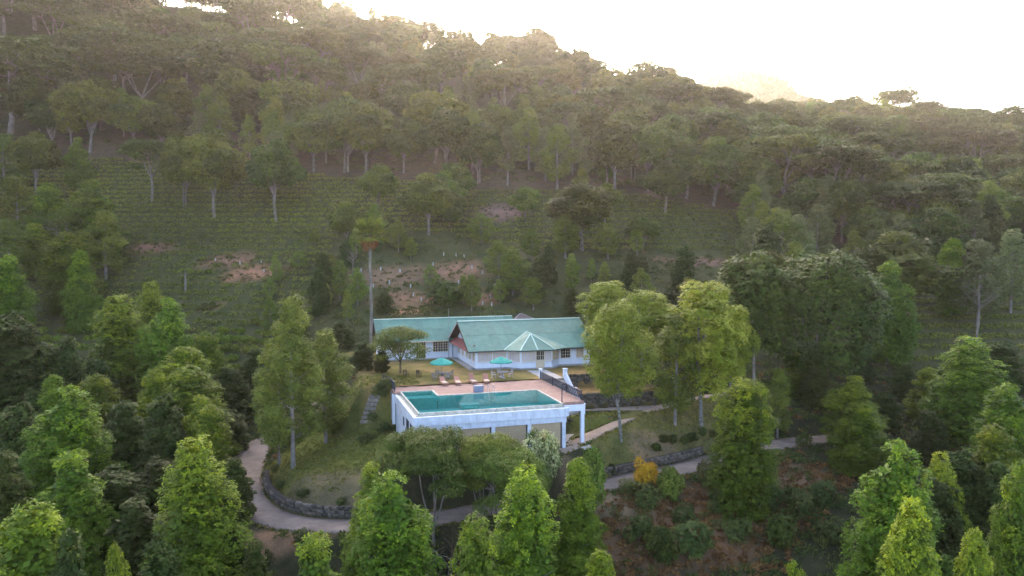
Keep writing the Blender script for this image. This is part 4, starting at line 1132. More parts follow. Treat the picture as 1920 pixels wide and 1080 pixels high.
def table(u, w, label, m):
    r = root_at('garden_table', u, w, 0, label, 'table', 'garden tables under parasols')
    MB().lathe([(.68, .70), (.70, .72), (.70, .76), (.10, .77)], (0, 0, 0), 18).build('table_top', m, r)
    MB().lathe([(.26, -.02), (.22, .06), (.09, .12), (.09, .60), (.2, .70)], (0, .34, 0), 12).build('leg', m, r)
    MB().lathe([(.26, -.02), (.22, .06), (.09, .12), (.09, .60), (.2, .70)], (0, -.34, 0), 12).build('leg', m, r)
mat('stone_grey', (0.24, 0.215, 0.215), (0.16, 0.145, 0.145), 4.0, .85)
table(6.9, 20.0, 'round grey garden table under the parasol near the feathery tree', 'stone_grey')
table(14.0, 18.6, 'round pale garden table under the parasol facing the bay', 'stone_pale')
def chair(u, w, rz, label, m, grp):
    r = root_at('garden_chair', u, w, 0, label, 'chair', grp, rz)
    MB().box(-.24, .24, -.24, .22, .40, .45).build('seat', m, r)
    for sx in (-.21, .21):
        for sy in (-.21, .19): MB().box(sx - .025, sx + .025, sy - .025, sy + .025, -.02, .398).build('leg', m, r)
        MB().box(sx - .025, sx + .025, .20, .25, .452, .92).build('back_post', m, r)
        MB().box(sx - .03, sx + .03, -.22, .19, .64, .68).build('armrest', m, r)
    for k in range(4): MB().box(-.183, .183, .21, .24, .52 + k * .10, .59 + k * .10).build('back_slat', m, r)
for i, (a, d) in enumerate(((0.3, 1.15), (1.9, 1.1), (3.5, 1.15), (5.0, 1.1))):
    chair(6.9 + d * math.cos(a), 20.0 + d * math.sin(a), a - math.pi / 2, 'slatted grey garden chair drawn up to the grey table under the parasol', 'stone_grey', 'chairs at the grey table')
for i, (a, d) in enumerate(((0.2, 1.1), (1.6, 1.15), (3.1, 1.1))):
    chair(14 + d * math.cos(a), 18.6 + d * math.sin(a), a - math.pi / 2, 'slatted pale garden chair drawn up to the pale table under the parasol', 'stone_pale', 'chairs at the pale table')
chair(2.9, 22.4, .5, 'dark garden chair alone on the lawn by the feathery tree', 'dark_wood', None)
chair(4.4, 22.0, 2.4, 'dark garden chair turned away, set apart on the lawn', 'dark_wood', None)
def lounger(u, w, rz, back, label):
    r = root_at('sun_lounger', u, w, 0.0, label, 'sun lounger', 'sun loungers along the deck edge', rz)
    f = MB(); f.box(-.33, -.27, -.95, .95, .24, .31).box(.27, .33, -.95, .95, .24, .31).box(-.27, .27, -.95, -.89, .24, .31).box(-.27, .27, .89, .95, .24, .31); f.build('frame', 'terracotta', r)
    for sx in (-.30, .30):
        for sy in (-.8, .75): MB().box(sx - .035, sx + .035, sy - .035, sy + .035, 0, .238).build('leg', 'terracotta', r)
    for k in range(9): MB().box(-.268, .268, -.87 + k * .125, -.79 + k * .125, .28, .315).build('slat', 'terracotta', r)
    MB().box(-.27, .27, -.9, .24, .318, .40).build('cushion', 'cushion', r)
    c, s = math.cos(back), math.sin(back)
    q = [(-.29, .27, .40), (.29, .27, .40), (.29, .27 + .78 * c, .40 + .78 * s), (-.29, .27 + .78 * c, .40 + .78 * s)]
    MB().slab(q, .06).build('backrest', 'terracotta', r)
lounger(6.2, 16.0, .08, .55, 'wooden sun lounger with cream cushion in front of the grey garden table')
lounger(7.8, 15.9, -.05, .5, 'wooden sun lounger with low back, second from the grey garden table')
lounger(9.6, 16.0, .06, 1.15, 'wooden sun lounger with its backrest raised the highest')
lounger(11.2, 15.8, -.12, .8, 'wooden sun lounger turned slightly, the one next to the raised backrest towards the stairs')
bx_ = root_at('deck_box', 8.95, 10.7, 0, 'slate blue storage box on the pool edge', 'box')
MB().box(-.5, .5, -.3, .3, .03, .62).build('body', 'box_slate', bx_)
MB().box(-.53, .53, -.33, .33, .622, .70).build('lid', 'box_slate', bx_)
MB().box(-.1, .1, -.345, -.331, .60, .66).build('latch', 'steel', bx_)
ld = root_at('pool_ladder', 10.2, 10.1, 0, 'pair of steel pool handrails at the edge beside the storage box', 'ladder')
for sx in (-.28, .28):
    MB().tube([(sx, .45, .0), (sx, .42, .6), (sx, .25, .82), (sx, -.05, .78), (sx, -.3, .45), (sx, -.36, -.2), (sx, -.36, -1.0)], .024, 8).build('handrail', 'steel', ld)
for k in range(3): MB().box(-.26, .26, -.40, -.31, -.3 - k * .28, -.27 - k * .28).build('rung', 'steel', ld)

# garden steps up the bank left of the pool house, edging stones
s0, s1 = hit(686, 792), hit(703, 758)
sr = empty('garden_steps', tuple(s0)); tag(sr, 'rough timber and earth steps up the grassy bank beside the pool house', 'steps')
for k in range(7):
    p = s0 + (s1 - s0) * k / 6; g_ = gz(p[0], p[1])
    MB(s0).box(p[0] - .6, p[0] + .6, p[1] - .16, p[1] + .18, g_ - .25, g_ + .09 + .01 * (k % 2)).build('step', 'bark_grey', sr)
pt = on_z(1310, 886, -7.45)
pe = empty('marker_post', tuple(pt)); tag(pe, 'short dark marker post on the outer edge of the road', 'post')
MB().lathe([(.085, -.4), (.08, .95), (.06, 1.0)], (0, 0, 0), 10).build('shaft', 'post_dark', pe)
MB().lathe([(.10, .86), (.10, .92)], (0, 0, 0), 10).build('collar', 'iron', pe)

# ------------------------------------------------------------------ trees
def put(pk, i, x, y, zs, ss, name, label, cat_, group=None, rz=None, sink=0.0, lean=0.0, notrunk=False, sink_auto=True):
    p = PR[pk][i % len(PR[pk])]
    z = gz(x, y) - sink
    r = empty(name, (x, y, z), random.uniform(0, 6.28) if rz is None else rz)
    tag(r, label, cat_, group)
    for nm, me in (('trunk', p.trunk), ('crown', p.crown)):
        if nm == 'trunk' and notrunk: continue
        o = bpy.data.objects.new(nm, me); COL.objects.link(o); o.parent = r
        o.scale = (ss, ss, zs); o.rotation_euler = (lean, 0, 0)
    return r
NAMES = {'conical': 'conical_tree', 'column': 'columnar_tree', 'darkcone': 'evergreen_tree', 'round': 'broadleaf_tree', 'umbrella': 'umbrella_tree', 'silver': 'grey_leaved_tree', 'loose': 'slender_tree',
         'yellow': 'yellow_green_tree', 'bigdark': 'giant_tree', 'feather': 'feathery_tree', 'lawntree': 'feathery_tree', 'shrub': 'shrub', 'greenshrub': 'shrub', 'variegated': 'variegated_tree', 'orange': 'orange_shrub', 'ballshrub': 'clipped_shrub'}
PLACED = []
def T(pk, i, px, pytop, Y, wpx, label, group=None, maxr=2.0, **kw):
    """tree at depth Y whose crown is centred on column px, top at row pytop and wpx wide in the photo"""
    p = PR[pk][i % len(PR[pk])]
    top = at_y(px, pytop, Y)
    x = top[0]
    zg = gz(x, Y)
    h = max(top[2] - zg, .6)
    zs = h / p.top
    ss = wpx / 2 * Y / FPX / p.R
    ss = min(max(ss, zs / maxr), zs * maxr)
    PLACED.append((x, Y, ss * p.R))
    return put(pk, i, x, Y, zs, ss, NAMES[pk], label, 'shrub' if 'shrub' in NAMES[pk] else 'tree', group, **kw)
G1 = 'bright conical trees below the road'
# foreground cones below the road
T('conical', 0, 60, 950, 53, 230, 'bright green conical tree low in the valley, beside a tiny treetop', G1)
T('conical', 2, 215, 1028, 46, 66, 'slim bright yellow-green treetop alone between larger conical trees')
T('conical', 3, 365, 824, 60, 200, 'tall bright green conical tree standing below the bend in the road')
T('conical', 4, 590, 1003, 50, 165, 'vivid yellow-green conical treetop just below the outer edge of the road bend')
T('conical', 1, 740, 888, 56, 205, 'broad bright conical tree in front of the bare-branched feathery tree')
T('conical', 0, 893, 972, 50, 170, 'low bright conical tree wedged between two taller conical trees')
T('conical', 3, 985, 878, 58, 185, 'tall bright conical tree in front of the roller blinds of the pool house')
T('conical', 2, 1085, 862, 64, 112, 'ragged bright green tree leaning beside the road below the variegated tree')
T('conical', 2, 1125, 1035, 54, 120, 'small dull green conical treetop on the brown slope')
T('conical', 4, 1490, 1056, 52, 80, 'small bright treetop at the foot of the brown slope')
T('column', 0, 1400, 711, 73, 125, 'dense green columnar tree standing on the slope at the road edge')
T('conical', 1, 1680, 832, 59, 190, 'large bright conical tree in the right hand valley, behind another cone')
T('conical', 3, 1712, 940, 51, 170, 'bright green conical tree in front of the large cone in the valley')
T('conical', 2, 1828, 996, 51, 105, 'short yellow-green conical tree beside the two valley cones')
T('conical', 0, 1915, 875, 55, 130, 'bright conical tree at the edge of the dark wood in the valley')
T('conical', 1, 700, 870, 63, 120, 'bushy two-topped green tree against the stone wall of the bend')
# left valley
T('conical', 4, 135, 848, 64, 150, 'yellow-green conical tree half hidden among darker evergreens')
T('conical', 1, 125, 728, 75, 180, 'broad yellow-green conical tree rising above the dark left valley')
T('conical', 0, 350, 690, 88, 180, 'large green conical tree beside the upper end of the road bend')
T('conical', 2, 345, 652, 97, 150, 'green conical tree just behind the larger one by the road bend')
T('conical', 3, 222, 556, 112, 150, 'pair-topped rounded green tree on the tea slope, the left of two')
T('conical', 1, 312, 562, 110, 118, 'rounded green tree on the tea slope touching its twin')
T('conical', 3, 283, 530, 122, 90, 'duller green treetop peeping over the pair on the tea slope')
T('conical', 2, 100, 705, 92, 90, 'narrow green treetop between the valley evergreens')
T('conical', 0, 180, 705, 94, 120, 'green conical tree behind the broad yellow-green one')
T('darkcone', 0, 20, 590, 100, 150, 'big bluish dark evergreen at the edge of the lower tea bushes')
for i, (px, py, Y, w) in enumerate([(30, 760, 78, 130), (235, 755, 82, 120), (215, 880, 68, 150), (250, 940, 62, 130), (430, 770, 92, 90), (10, 850, 66, 120), (300, 860, 72, 110), (440, 860, 70, 70), (420, 930, 62, 80), (130, 1000, 50, 120), (300, 1010, 52, 120), (480, 1015, 58, 70)]):
    T('darkcone', i, px, py, Y, w, 'dark evergreen filling the shade of the left valley', 'dark evergreens in the left valley')
for i, (px, py, Y, w) in enumerate([(30, 330, 160, 90), (170, 338, 152, 110), (125, 436, 138, 115), (15, 410, 145, 110), (15, 480, 128, 90), (90, 345, 156, 90), (195, 395, 148, 80), (150, 470, 132, 70), (65, 420, 150, 90), (5, 250, 185, 90)]):
    T('conical' if i % 3 else 'loose', i, px, py, Y, w, 'green tree crowded at the edge of the bright tea slope', 'trees crowded beside the tea slope')
T('conical', 1, 145, 258, 186, 50, 'narrow dark green conical tree standing in the upper tea rows')
T('round', 2, 65, 248, 184, 90, 'dull round tree on a pale trunk in the upper tea rows')
T('darkcone', 1, 105, 350, 165, 90, 'dark rounded evergreen behind the trees beside the tea slope')
# around the lawn and bend
T('loose', 0, 545, 556, 79, 125, 'tall slender light green tree on the mound inside the road bend')
T('loose', 1, 520, 650, 84, 110, 'leafy pale green tree behind the tall slender one on the mound')
T('loose', 0, 608, 618, 86, 105, 'slender tree with a bare pale trunk on the mound beside a small cone')
T('conical', 4, 630, 748, 88, 62, 'small bright conical tree on the grass beside a bare pale trunk')
T('feather', 0, 812, 806, 66.5, 200, 'dull feathery tree with tangled bare branches below the pool house corner', maxr=1.6)
T('feather', 1, 905, 816, 68, 140, 'brighter feathery tree joined to the dull one in front of the roller blinds', maxr=1.6)
T('feather', 1, 948, 838, 66.5, 85, 'small yellowish feathery tree between the roller blinds and a tall cone', maxr=1.6)
T('variegated', 0, 1013, 803, 70.5, 82, 'cream and green variegated tree in front of the roller blinds')
T('greenshrub', 0, 1106, 836, 72.5, 58, 'round green shrub at the foot of the deck column')
T('lawntree', 0, 750, 612, 96, 118, 'feathery green tree on the lawn in front of the rear wing')
T('darkcone', 0, 682, 640, 99, 70, 'dark bushy evergreen beside the deck railing')
T('darkcone', 1, 715, 655, 97, 60, 'small dark evergreen crowding the deck railing corner')
T('greenshrub', 1, 660, 668, 104, 45, 'yellowish leafy shrub behind the dark evergreens by the railing')
T('yellow', 0, 1166, 568, 82, 132, 'yellow-green tree with a whitish mottled trunk on the lawn beside the footpath')
T('yellow', 1, 1142, 528, 108, 140, 'bright yellow-green tree behind the end of the bungalow')
T('yellow', 0, 1205, 545, 100, 130, 'yellow-green tree behind the mottled trunk, paler at the top')
T('yellow', 1, 1318, 528, 88, 165, 'tall yellow-green tree with a dark mottled trunk by the footpath')
T('yellow', 0, 1375, 575, 92, 95, 'slim yellow-green tree next to the giant dark tree')
T('loose', 1, 1268, 590, 87, 110, 'darker green tree with low crown between the yellow-green trees')
T('bigdark', 0, 1545, 474, 100, 225, 'giant dark drooping tree with several pale trunks behind the columnar tree', maxr=1.5)
T('bigdark', 1, 1418, 476, 98, 160, 'dark drooping tree joined to the giant tree, bare below its crown', maxr=1.5)
T('loose', 0, 1460, 690, 90, 60, 'climber-covered slender tree among the pale trunks of the giant tree')
# right valley
T('conical', 1, 1600, 706, 86, 150, 'rounded green tree above the sandy turning place')
T('conical', 0, 1615, 758, 80, 125, 'green conical tree overlapping the rounded one by the sandy turning place')
T('conical', 3, 1820, 634, 90, 170, 'broad green conical tree rising at the foot of the right tea patch')
T('conical', 1, 1895, 722, 76, 150, 'tall green conical tree in the dark right valley')
T('conical', 4, 1668, 492, 114, 100, 'neat dark green conical tree on a forked trunk above the right tea patch')
T('round', 0, 1690, 436, 128, 170, 'big rounded bright green tree behind the neat conical tree')
T('darkcone', 1, 1622, 465, 126, 90, 'dark conical tree between the giant tree and the big rounded tree')
T('conical', 2, 1787, 448, 132, 70, 'narrow dark conical tree beside the big rounded tree')
T('silver', 0, 1838, 450, 128, 95, 'grey-leaved slender tree with a bare stem on the right tea patch')
T('silver', 1, 1900, 430, 134, 90, 'pale grey-leaved tree at the upper edge of the right tea patch')
for i, (px, py, Y, w) in enumerate([(1660, 735, 92, 130), (1740, 770, 84, 140), (1530, 690, 96, 110), (1760, 690, 98, 110), (1800, 850, 68, 120), (1870, 870, 66, 100), (1880, 640, 104, 100), (1700, 680, 104, 100), (1760, 900, 64, 110), (1570, 790, 92, 70), (1610, 650, 108, 110)]):
    T('darkcone', i, px, py, Y, w, 'dark evergreen in the shade of the right valley', 'dark evergreens in the right valley')
T('conical', 2, 1742, 690, 96, 125, 'green conical tree squeezed behind the broad one at the tea patch foot')
T('conical', 0, 1862, 800, 70, 135, 'rounded green conical tree low in the dark right valley')
T('conical', 3, 1765, 850, 66, 100, 'dull green cone between the large valley cone and the rounded one')
T('conical', 4, 1500, 660, 99, 80, 'bright leafy tree crowding the trunks of the giant tree')
# on the hillside behind the house
T('round', 1, 398, 246, 171, 125, 'large round tree on twin pale trunks standing in the bright tea slope')
T('round', 3, 345, 256, 176, 90, 'dark round tree touching the twin-trunked tree on the tea slope')
T('umbrella', 2, 282, 264, 178, 100, 'flat-topped tree on a crooked trunk in the bright tea slope')
T('round', 2, 515, 262, 168, 105, 'round tree on a tall pale trunk at the edge of the bright tea')
T('silver', 0, 512, 248, 178, 70, 'pale dry-looking treetop behind the round tree on the tea slope')
T('round', 0, 803, 326, 157, 105, 'brownish round tree on a pale forked trunk above the bare soil bank')
T('round', 3, 842, 305, 170, 90, 'leafy tree behind the brownish round tree on the hillside')
T('loose', 1, 902, 398, 153, 62, 'bushy dark tree at the edge of the soil bank')
T('round', 1, 1092, 345, 149, 130, 'large spreading brown-green tree above the bungalow ridge', maxr=1.5)
T('loose', 0, 1060, 400, 146, 100, 'leafy tree under the large spreading tree on the hillside')
T('loose', 1, 1140, 420, 146, 95, 'dark leafy tree on the downhill side of the large spreading tree')
T('round', 2, 1205, 408, 151, 92, 'dark green domed tree in the terraced tea')
T('darkcone', 0, 1205, 488, 138, 90, 'dark leafy tree below the domed tree')
T('loose', 0, 962, 466, 133, 105, 'green tree with a pale stem directly behind the bungalow ridge')
T('loose', 1, 935, 452, 138, 60, 'lighter green tree joined to the one behind the bungalow ridge')
T('loose', 1, 1000, 520, 128, 70, 'leafy tree close behind the outbuilding')
T('darkcone', 1, 1075, 540, 126, 80, 'dark low tree behind the end of the bungalow roof')
T('greenshrub', 1, 835, 526, 129, 75, 'broad dark shrub on the soil bank behind the bungalow')
T('darkcone', 0, 720, 545, 127, 60, 'dark bushy tree behind the rear wing, beside the palm')
T('silver', 2, 375, 428, 160, 62, 'sparse yellowish tree on the bare soil edge of the tea')
T('loose', 0, 590, 430, 156, 70, 'leafy tree left of the palm on the hillside')
T('loose', 1, 560, 470, 148, 80, 'bushy tree below the tea slope, by the bare soil')
T('darkcone', 1, 600, 520, 138, 90, 'dark bushy tree in the gully left of the palm')
T('loose', 0, 620, 475, 146, 70, 'light leafy tree in the gully by the palm')
T('loose', 1, 735, 420, 152, 70, 'leafy tree right behind the palm crown')
T('loose', 0, 770, 445, 147, 60, 'leafy tree at the top of the soil bank')
T('darkcone', 0, 560, 600, 122, 90, 'dark evergreen in the hollow behind the slender trees')
T('darkcone', 1, 480, 655, 112, 110, 'dark evergreen beside the hollow above the road bend')
T('darkcone', 0, 640, 600, 118, 80, 'dark evergreen behind the palm foot')
T('darkcone', 0, 430, 690, 106, 90, 'dark evergreen shading the upper end of the road')
T('round', 0, 1478, 426, 158, 95, 'grey-green domed tree at the lower edge of the right terraces')
T('silver', 1, 1548, 330, 176, 95, 'tall feathery grey-green tree at the corner of the terraced tea')
T('silver', 2, 1630, 335, 180, 95, 'tall grey-green tree on a bare pale stem beyond the terraces')
T('silver', 0, 1725, 338, 178, 90, 'pale feathery tree standing before the dark right wood')
T('silver', 1, 1640, 430, 150, 70, 'thin pale tree in front of the big rounded tree')
T('round', 1, 1820, 392, 175, 110, 'glossy light green domed tree in the right wood')
T('darkcone', 1, 1395, 500, 124, 90, 'dark tree behind the yellow-green trees')
T('loose', 0, 1290, 520, 126, 90, 'leafy tree above the yellow-green trees on the slope')
T('darkcone', 0, 1250, 540, 116, 110, 'dark evergreen filling the gap behind the yellow-green trees')

T('silver', 1, 650, -8, 332, 70, 'tall thin tree standing clear on the skyline beside the sun')
T('round', 2, 582, -12, 334, 70, 'tall leafy tree breaking the skyline where the ridge steepens')
T('silver', 2, 697, 14, 330, 40, 'slim pointed tree alone on the skyline next to the sun')
T('round', 5, 985, 66, 305, 120, 'massive domed tree rising highest on the middle of the ridge')
T('round', 6, 1080, 104, 303, 90, 'domed tree on the ridge beside the massive one')
T('round', 4, 1215, 112, 296, 80, 'tall rounded tree at the end of the near ridge')
T('umbrella', 1, 1680, 168, 372, 90, 'open flat-topped tree on the far right ridge')
rx = np.random.default_rng(44)
def fill(n, box, Yr, kinds, hr, label, group, dmin):
    k = 0
    for _ in range(n * 12):
        if k >= n: break
        px, Y = rx.uniform(*box), rx.uniform(*Yr); x = (px - 960) / FPX * Y
        u, w = to_uw(x, Y)
        if -4 < u < 33 and -2 < w < 50: continue
        if in_soil(np.array([x]), np.array([Y]), .95)[0] or tea_right(np.array([x]), np.array([Y]))[0]: continue
        if any((x - a) ** 2 + (Y - b) ** 2 < (dmin + r_ * .4) ** 2 for a, b, r_ in PLACED): continue
        pk = kinds[int(rx.integers(len(kinds)))]; i = int(rx.integers(9)); p = PR[pk][i % len(PR[pk])]
        h = rx.uniform(*hr); zs = h / p.top; ss = zs * rx.uniform(1.0, 1.5)
        PLACED.append((x, Y, ss * p.R)); k += 1
        put(pk, i, x, Y, zs, ss, NAMES[pk], label[pk], 'tree', group)
fill(34, (500, 1320), (122, 150), ['loose', 'darkcone', 'loose'], (3.5, 7.5), {'loose': 'small leafy tree in the rough scrub behind the bungalow', 'darkcone': 'small dark evergreen in the rough scrub behind the bungalow'}, 'small trees in the scrub behind the bungalow', 1.6)
fill(9, (640, 1250), (153, 176), ['round', 'loose', 'round'], (7, 12.5), {'loose': 'leafy tree scattered among the terraced tea rows', 'round': 'round-crowned tree scattered among the terraced tea rows'}, 'trees scattered among the tea rows', 2.5)
fill(46, (1390, 1960), (122, 182), ['silver', 'round', 'loose', 'darkcone', 'silver'], (8, 14), {'loose': 'leafy green tree on the slope around the right tea patch', 'darkcone': 'dark evergreen on the slope around the right tea patch', 'silver': 'grey-leaved slender tree on the slope around the right tea patch', 'round': 'round-crowned tree on the slope around the right tea patch'}, 'trees around the right tea patch', 2.2)
fill(14, (-30, 420), (76, 112), ['darkcone', 'conical'], (8, 13), {'darkcone': 'dark evergreen on the shady side of the left valley', 'conical': 'green conical tree on the shady side of the left valley'}, 'trees on the shady side of the left valley', 1.8)

# tall fan palm
def palm():
    b = at_y(695, 622, 108); x, y = b[0], 108
    z0 = gz(x, y); zt = at_y(695, 440, 108)[2]
    r = empty('palm_tree', (x, y, z0)); tag(r, 'very tall fan palm with a skirt of dead orange fronds behind the bungalow', 'palm tree')
    h = zt - z0
    V, F = tube([(0, 0, -.8), (0, 0, .3), (.12, 0, h * .4), (0, 0, h * .75), (.05, 0, h)], [.3, .24, .2, .18, .2], 9)
    ob('trunk', mesh_np('trunk', V, F, 'bark_pale', smooth=True), r)
    rng = np.random.default_rng(8)
    def fan(name, d, L, leaf):
        d = np.array(d) / np.linalg.norm(d); side = unit(np.cross(d, [0, 0, 1.0])); nup = np.cross(side, d)
        c = np.array([0.05, 0, h + .1]); hub = c + d * L * .45
        n = 22; an = np.linspace(-1.9, 1.9, n) + rng.uniform(-.05, .05, n)
        ax = np.cos(an)[:, None] * d + np.sin(an)[:, None] * side - np.array([0, 0, .25]) * (1 - np.cos(an))[:, None] * .3
        Vv, Ff = leaf_quads(np.tile(hub, (n, 1)), ax, np.tile(nup, (n, 1)), L * .62 * rng.uniform(.85, 1.1, n), .17, rng)
        Vt, Ft = tube([c, c + d * L * .25 + [0, 0, .05], hub], [.04, .03, .02], 4)
        ti = np.r_[rng.uniform(.2, 1, n), np.full(len(Ft), .4)]
        ob(name, mesh_np(name, np.r_[Vv, Vt], np.r_[Ff, Ft + len(Vv)], leaf, ti), r)
    for k in range(30):
        a = k * 2.4; el = math.sin(k / 30 * 2.1 - .55) * 1.0
        fan('frond', (math.cos(a), math.sin(a), el * 1.5 + .2), rng.uniform(2.5, 3.1), 'leaf_loose')
    for k in range(22):
        a = k * 2.4 + .5
        fan('dead_frond', (math.cos(a) * .42, math.sin(a) * .42, -1.3 + .4 * math.sin(k * 1.7)), 1.3 + (k % 5) * .3, 'leaf_deadfrond')
palm()
def small_palm():
    p = hit(348, 548); r = empty('palm_tree', tuple(p)); tag(r, 'small young palm on a pale stem among the lower tea bushes', 'palm tree')
    rng = np.random.default_rng(9)
    V, F = tube([(0, 0, -.5), (0, 0, 2.5), (.1, 0, 4.4)], [.28, .22, .16], 8); ob('trunk', mesh_np('trunk', V, F, 'bark_pale', smooth=True), r)
    for k in range(14):
        a = k * 2.4; d = np.array([math.cos(a), math.sin(a), .75]); n = 24
        t = np.linspace(.1, 1, n)[:, None]; P = np.array([.1, 0, 4.3]) + d * t * 1.5 - np.array([0, 0, 1.5]) * t ** 2
        s = np.array([-math.sin(a), math.cos(a), 0])
        Vv, Ff = leaf_quads(np.r_[P, P], np.r_[np.tile(s - [0, 0, .5], (n, 1)), np.tile(-s - [0, 0, .5], (n, 1))], np.tile([0, 0, 1.0], (2 * n, 1)), .5, .09, rng)
        ob('frond', mesh_np('frond', Vv, Ff, 'leaf_loose', rng.uniform(.2, 1, 2 * n)), r)
small_palm()
# bare dead trees
def dead_tree(px, pyb, pytop, Y, label, seed):
    rng = np.random.default_rng(seed)
    top = at_y(px, pytop, Y); x = top[0]; z0 = gz(x, Y); h = top[2] - z0
    r = empty('dead_tree', (x, Y, z0)); tag(r, label, 'dead tree')
    V, F = tube([(0, 0, -.6), (0, 0, .2), (.2, 0, h * .55), (.1, 0, h * .9)], np.array([.24, .18, .12, .04]) * h / 9, 7)
    ob('trunk', mesh_np('trunk', V, F, 'bark_pale', smooth=True), r)
    for k in range(9):
        z = h * rng.uniform(.45, .9); a = rng.uniform(0, 6.28); L = h * rng.uniform(.15, .32)
        e = np.array([L * math.cos(a), L * math.sin(a), z + L * .8])
        pr = [limb((.12, 0, z), e, .05, .02, rng)]
        for q in range(3): pr.append(limb(e * .6 + np.array([.12, 0, z]) * .4, e + rng.normal(size=3) * L * .4 + [0, 0, .3], .025, .008, rng, n=4))
        V, F = cat(pr); ob('branch', mesh_np('branch', V, F, 'bark_pale', smooth=True), r)
dead_tree(346, 470, 418, 137, 'bleached dead stem sticking out of a green tree beside the tea', 1) if False else dead_tree(115, 470, 420, 139, 'bleached dead stem sticking out of a green tree beside the tea', 1)
dead_tree(1835, 640, 520, 122, 'bare pale dead tree standing in the right tea patch', 2)
dead_tree(660, 560, 470, 143, 'bare thin dead tree on the soil bank beside the palm', 3)
dead_tree(1740, 240, 195, 352, 'bare spreading tree on the far right skyline', 4)

# tangled bare branches under the feathery tree
def tangle():
    rng = np.random.default_rng(12)
    p = at_y(850, 940, 63.6); p[2] = gz(p[0], p[1]); r = empty('fallen_branches', tuple(p)); tag(r, 'tangle of bare brown branches hanging under the feathery tree', 'branches')
    for k in range(26):
        a = rng.uniform(0, 6.28); L = rng.uniform(1.6, 3.6); e = np.array([L * math.cos(a), L * math.sin(a) * .8, rng.uniform(1.5, 6.2)])
        pr = [limb((rng.uniform(-.3, .3), 0, -.1), e, .06, .03, rng, bend=.35)]
        for q in range(5): 
            s = e * rng.uniform(.45, 1); pr.append(limb(s, s + rng.normal(size=3) * .9, .03, .008, rng, bend=.3, n=4))
        V, F = cat(pr); ob('branch', mesh_np('branch', V, F, 'bark_brown' if k % 3 else 'bark_grey', smooth=True), r)
tangle()

# shrubs along the road, walls and slope
GS = 'scrubby shrubs on the slope below the road'
for i, (px, py, w, k, label, g) in enumerate([
    (1210, 908, 46, 'orange', 'vivid orange leaved shrub beside the straight road', None),
    (1507, 838, 30, 'ballshrub', 'clipped dark ball shaped shrub on the sandy turning place', None),
    (1250, 925, 60, 'greenshrub', 'bluish green shrub on the slope next to the orange shrub', None),
    (1215, 955, 60, 'shrub', None, GS), (1180, 925, 50, 'shrub', None, GS), (1390, 900, 60, 'greenshrub', None, GS), (1330, 905, 50, 'shrub', None, GS),
    (1480, 940, 60, 'shrub', None, GS), (1500, 990, 70, 'shrub', None, GS), (1440, 960, 60, 'shrub', None, GS), (1380, 1010, 70, 'shrub', None, GS), (1460, 1030, 60, 'greenshrub', None, GS),
    (1300, 1040, 80, 'shrub', None, GS), (1240, 1050, 60, 'greenshrub', None, GS), (1200, 1020, 60, 'shrub', None, GS), (1540, 950, 60, 'shrub', None, GS), (1560, 1010, 80, 'shrub', None, GS), (1350, 965, 50, 'shrub', None, GS), (1280, 990, 50, 'shrub', None, GS),
    (570, 1018, 50, 'shrub', 'spiky weedy shrub on the outer edge of the road bend', None),
    (1150, 890, 22, 'shrub', 'thin weedy shrub hanging over the low wall by the straight road', None)]):
    p = hit(px, py); h = w * p[1] / FPX; pr = PR[k][i % len(PR[k])]
    s = h / 2 / pr.R * 1.05
    put(k, i, p[0], p[1], s * (1.15 if k != 'shrub' else .9), s, NAMES[k], label or 'scrubby dull green shrub on the brown slope below the road', 'shrub', g)
GW = 'dark shrubs along the wall tops'
for i, (px, py) in enumerate([(1245, 842), (1262, 838), (1282, 835), (1300, 830), (1318, 826), (1338, 822), (1290, 838), (1230, 848)]):
    p = hit(px, py); put('greenshrub', 1, p[0], p[1], .55, .6, 'shrub', 'low dark hedge plant on the low wall above the straight road', 'hedge plant', GW)
wl_ = road_part((690, 985, -9.2), (462, 880, -9.0), -3.3)
for i, p in enumerate(wl_[1::2]):
    put('shrub', i, p[0] + random.uniform(-.3, .3), p[1] + random.uniform(-.3, .3), .55, .7, 'shrub', 'low shrub trailing over the curved stone wall', 'hedge plant', 'shrubs on the curved wall')
for i, (px, py) in enumerate([(700, 800), (715, 790), (725, 770), (712, 750), (690, 830), (722, 815), (820, 905), (760, 900), (800, 890), (1040, 875)]):
    p = hit(px, py); put('shrub', i, p[0], p[1], .7, .9, 'shrub', 'brownish shrub on the bank under the side of the pool house', 'shrub', 'shrubs by the pool house')

# ------------------------------------------------------------------ tea
rng = np.random.default_rng(77)
cols = np.arange(-190, 108, .82)
pts = []
for cx in cols:
    ys = np.arange(112, 204, .25); xs = np.full(len(ys), cx)
    if cx < -.68 * 205: continue
    zz = ground(xs, ys)
    m = tea_main(xs, ys) | tea_left(xs, ys) | tea_right(xs, ys)
    lv = np.floor(zz / 1.18)
    ch = np.where((np.diff(lv) != 0) & m[1:])[0] + 1
    for j in ch: pts.append((cx + rng.uniform(-.25, .25), ys[j] + rng.uniform(-.2, .2), zz[j], bool(tea_left(np.array([cx]), np.array([ys[j]]))[0])))
pts = np.array(pts, float)
vis = np.abs(pts[:, 0] / pts[:, 1]) < .70
pts = pts[vis]
soil = in_soil(pts[:, 0], pts[:, 1], .85)
pts = pts[~soil & (rng.uniform(size=len(pts)) > .06)]
left = pts[pts[:, 3] > .5]; left = left[rng.uniform(size=len(left)) > .25]
order = np.argsort(left[:, 1]); NI = 290
ind, rest = left[order[:NI]], left[order[NI:]]
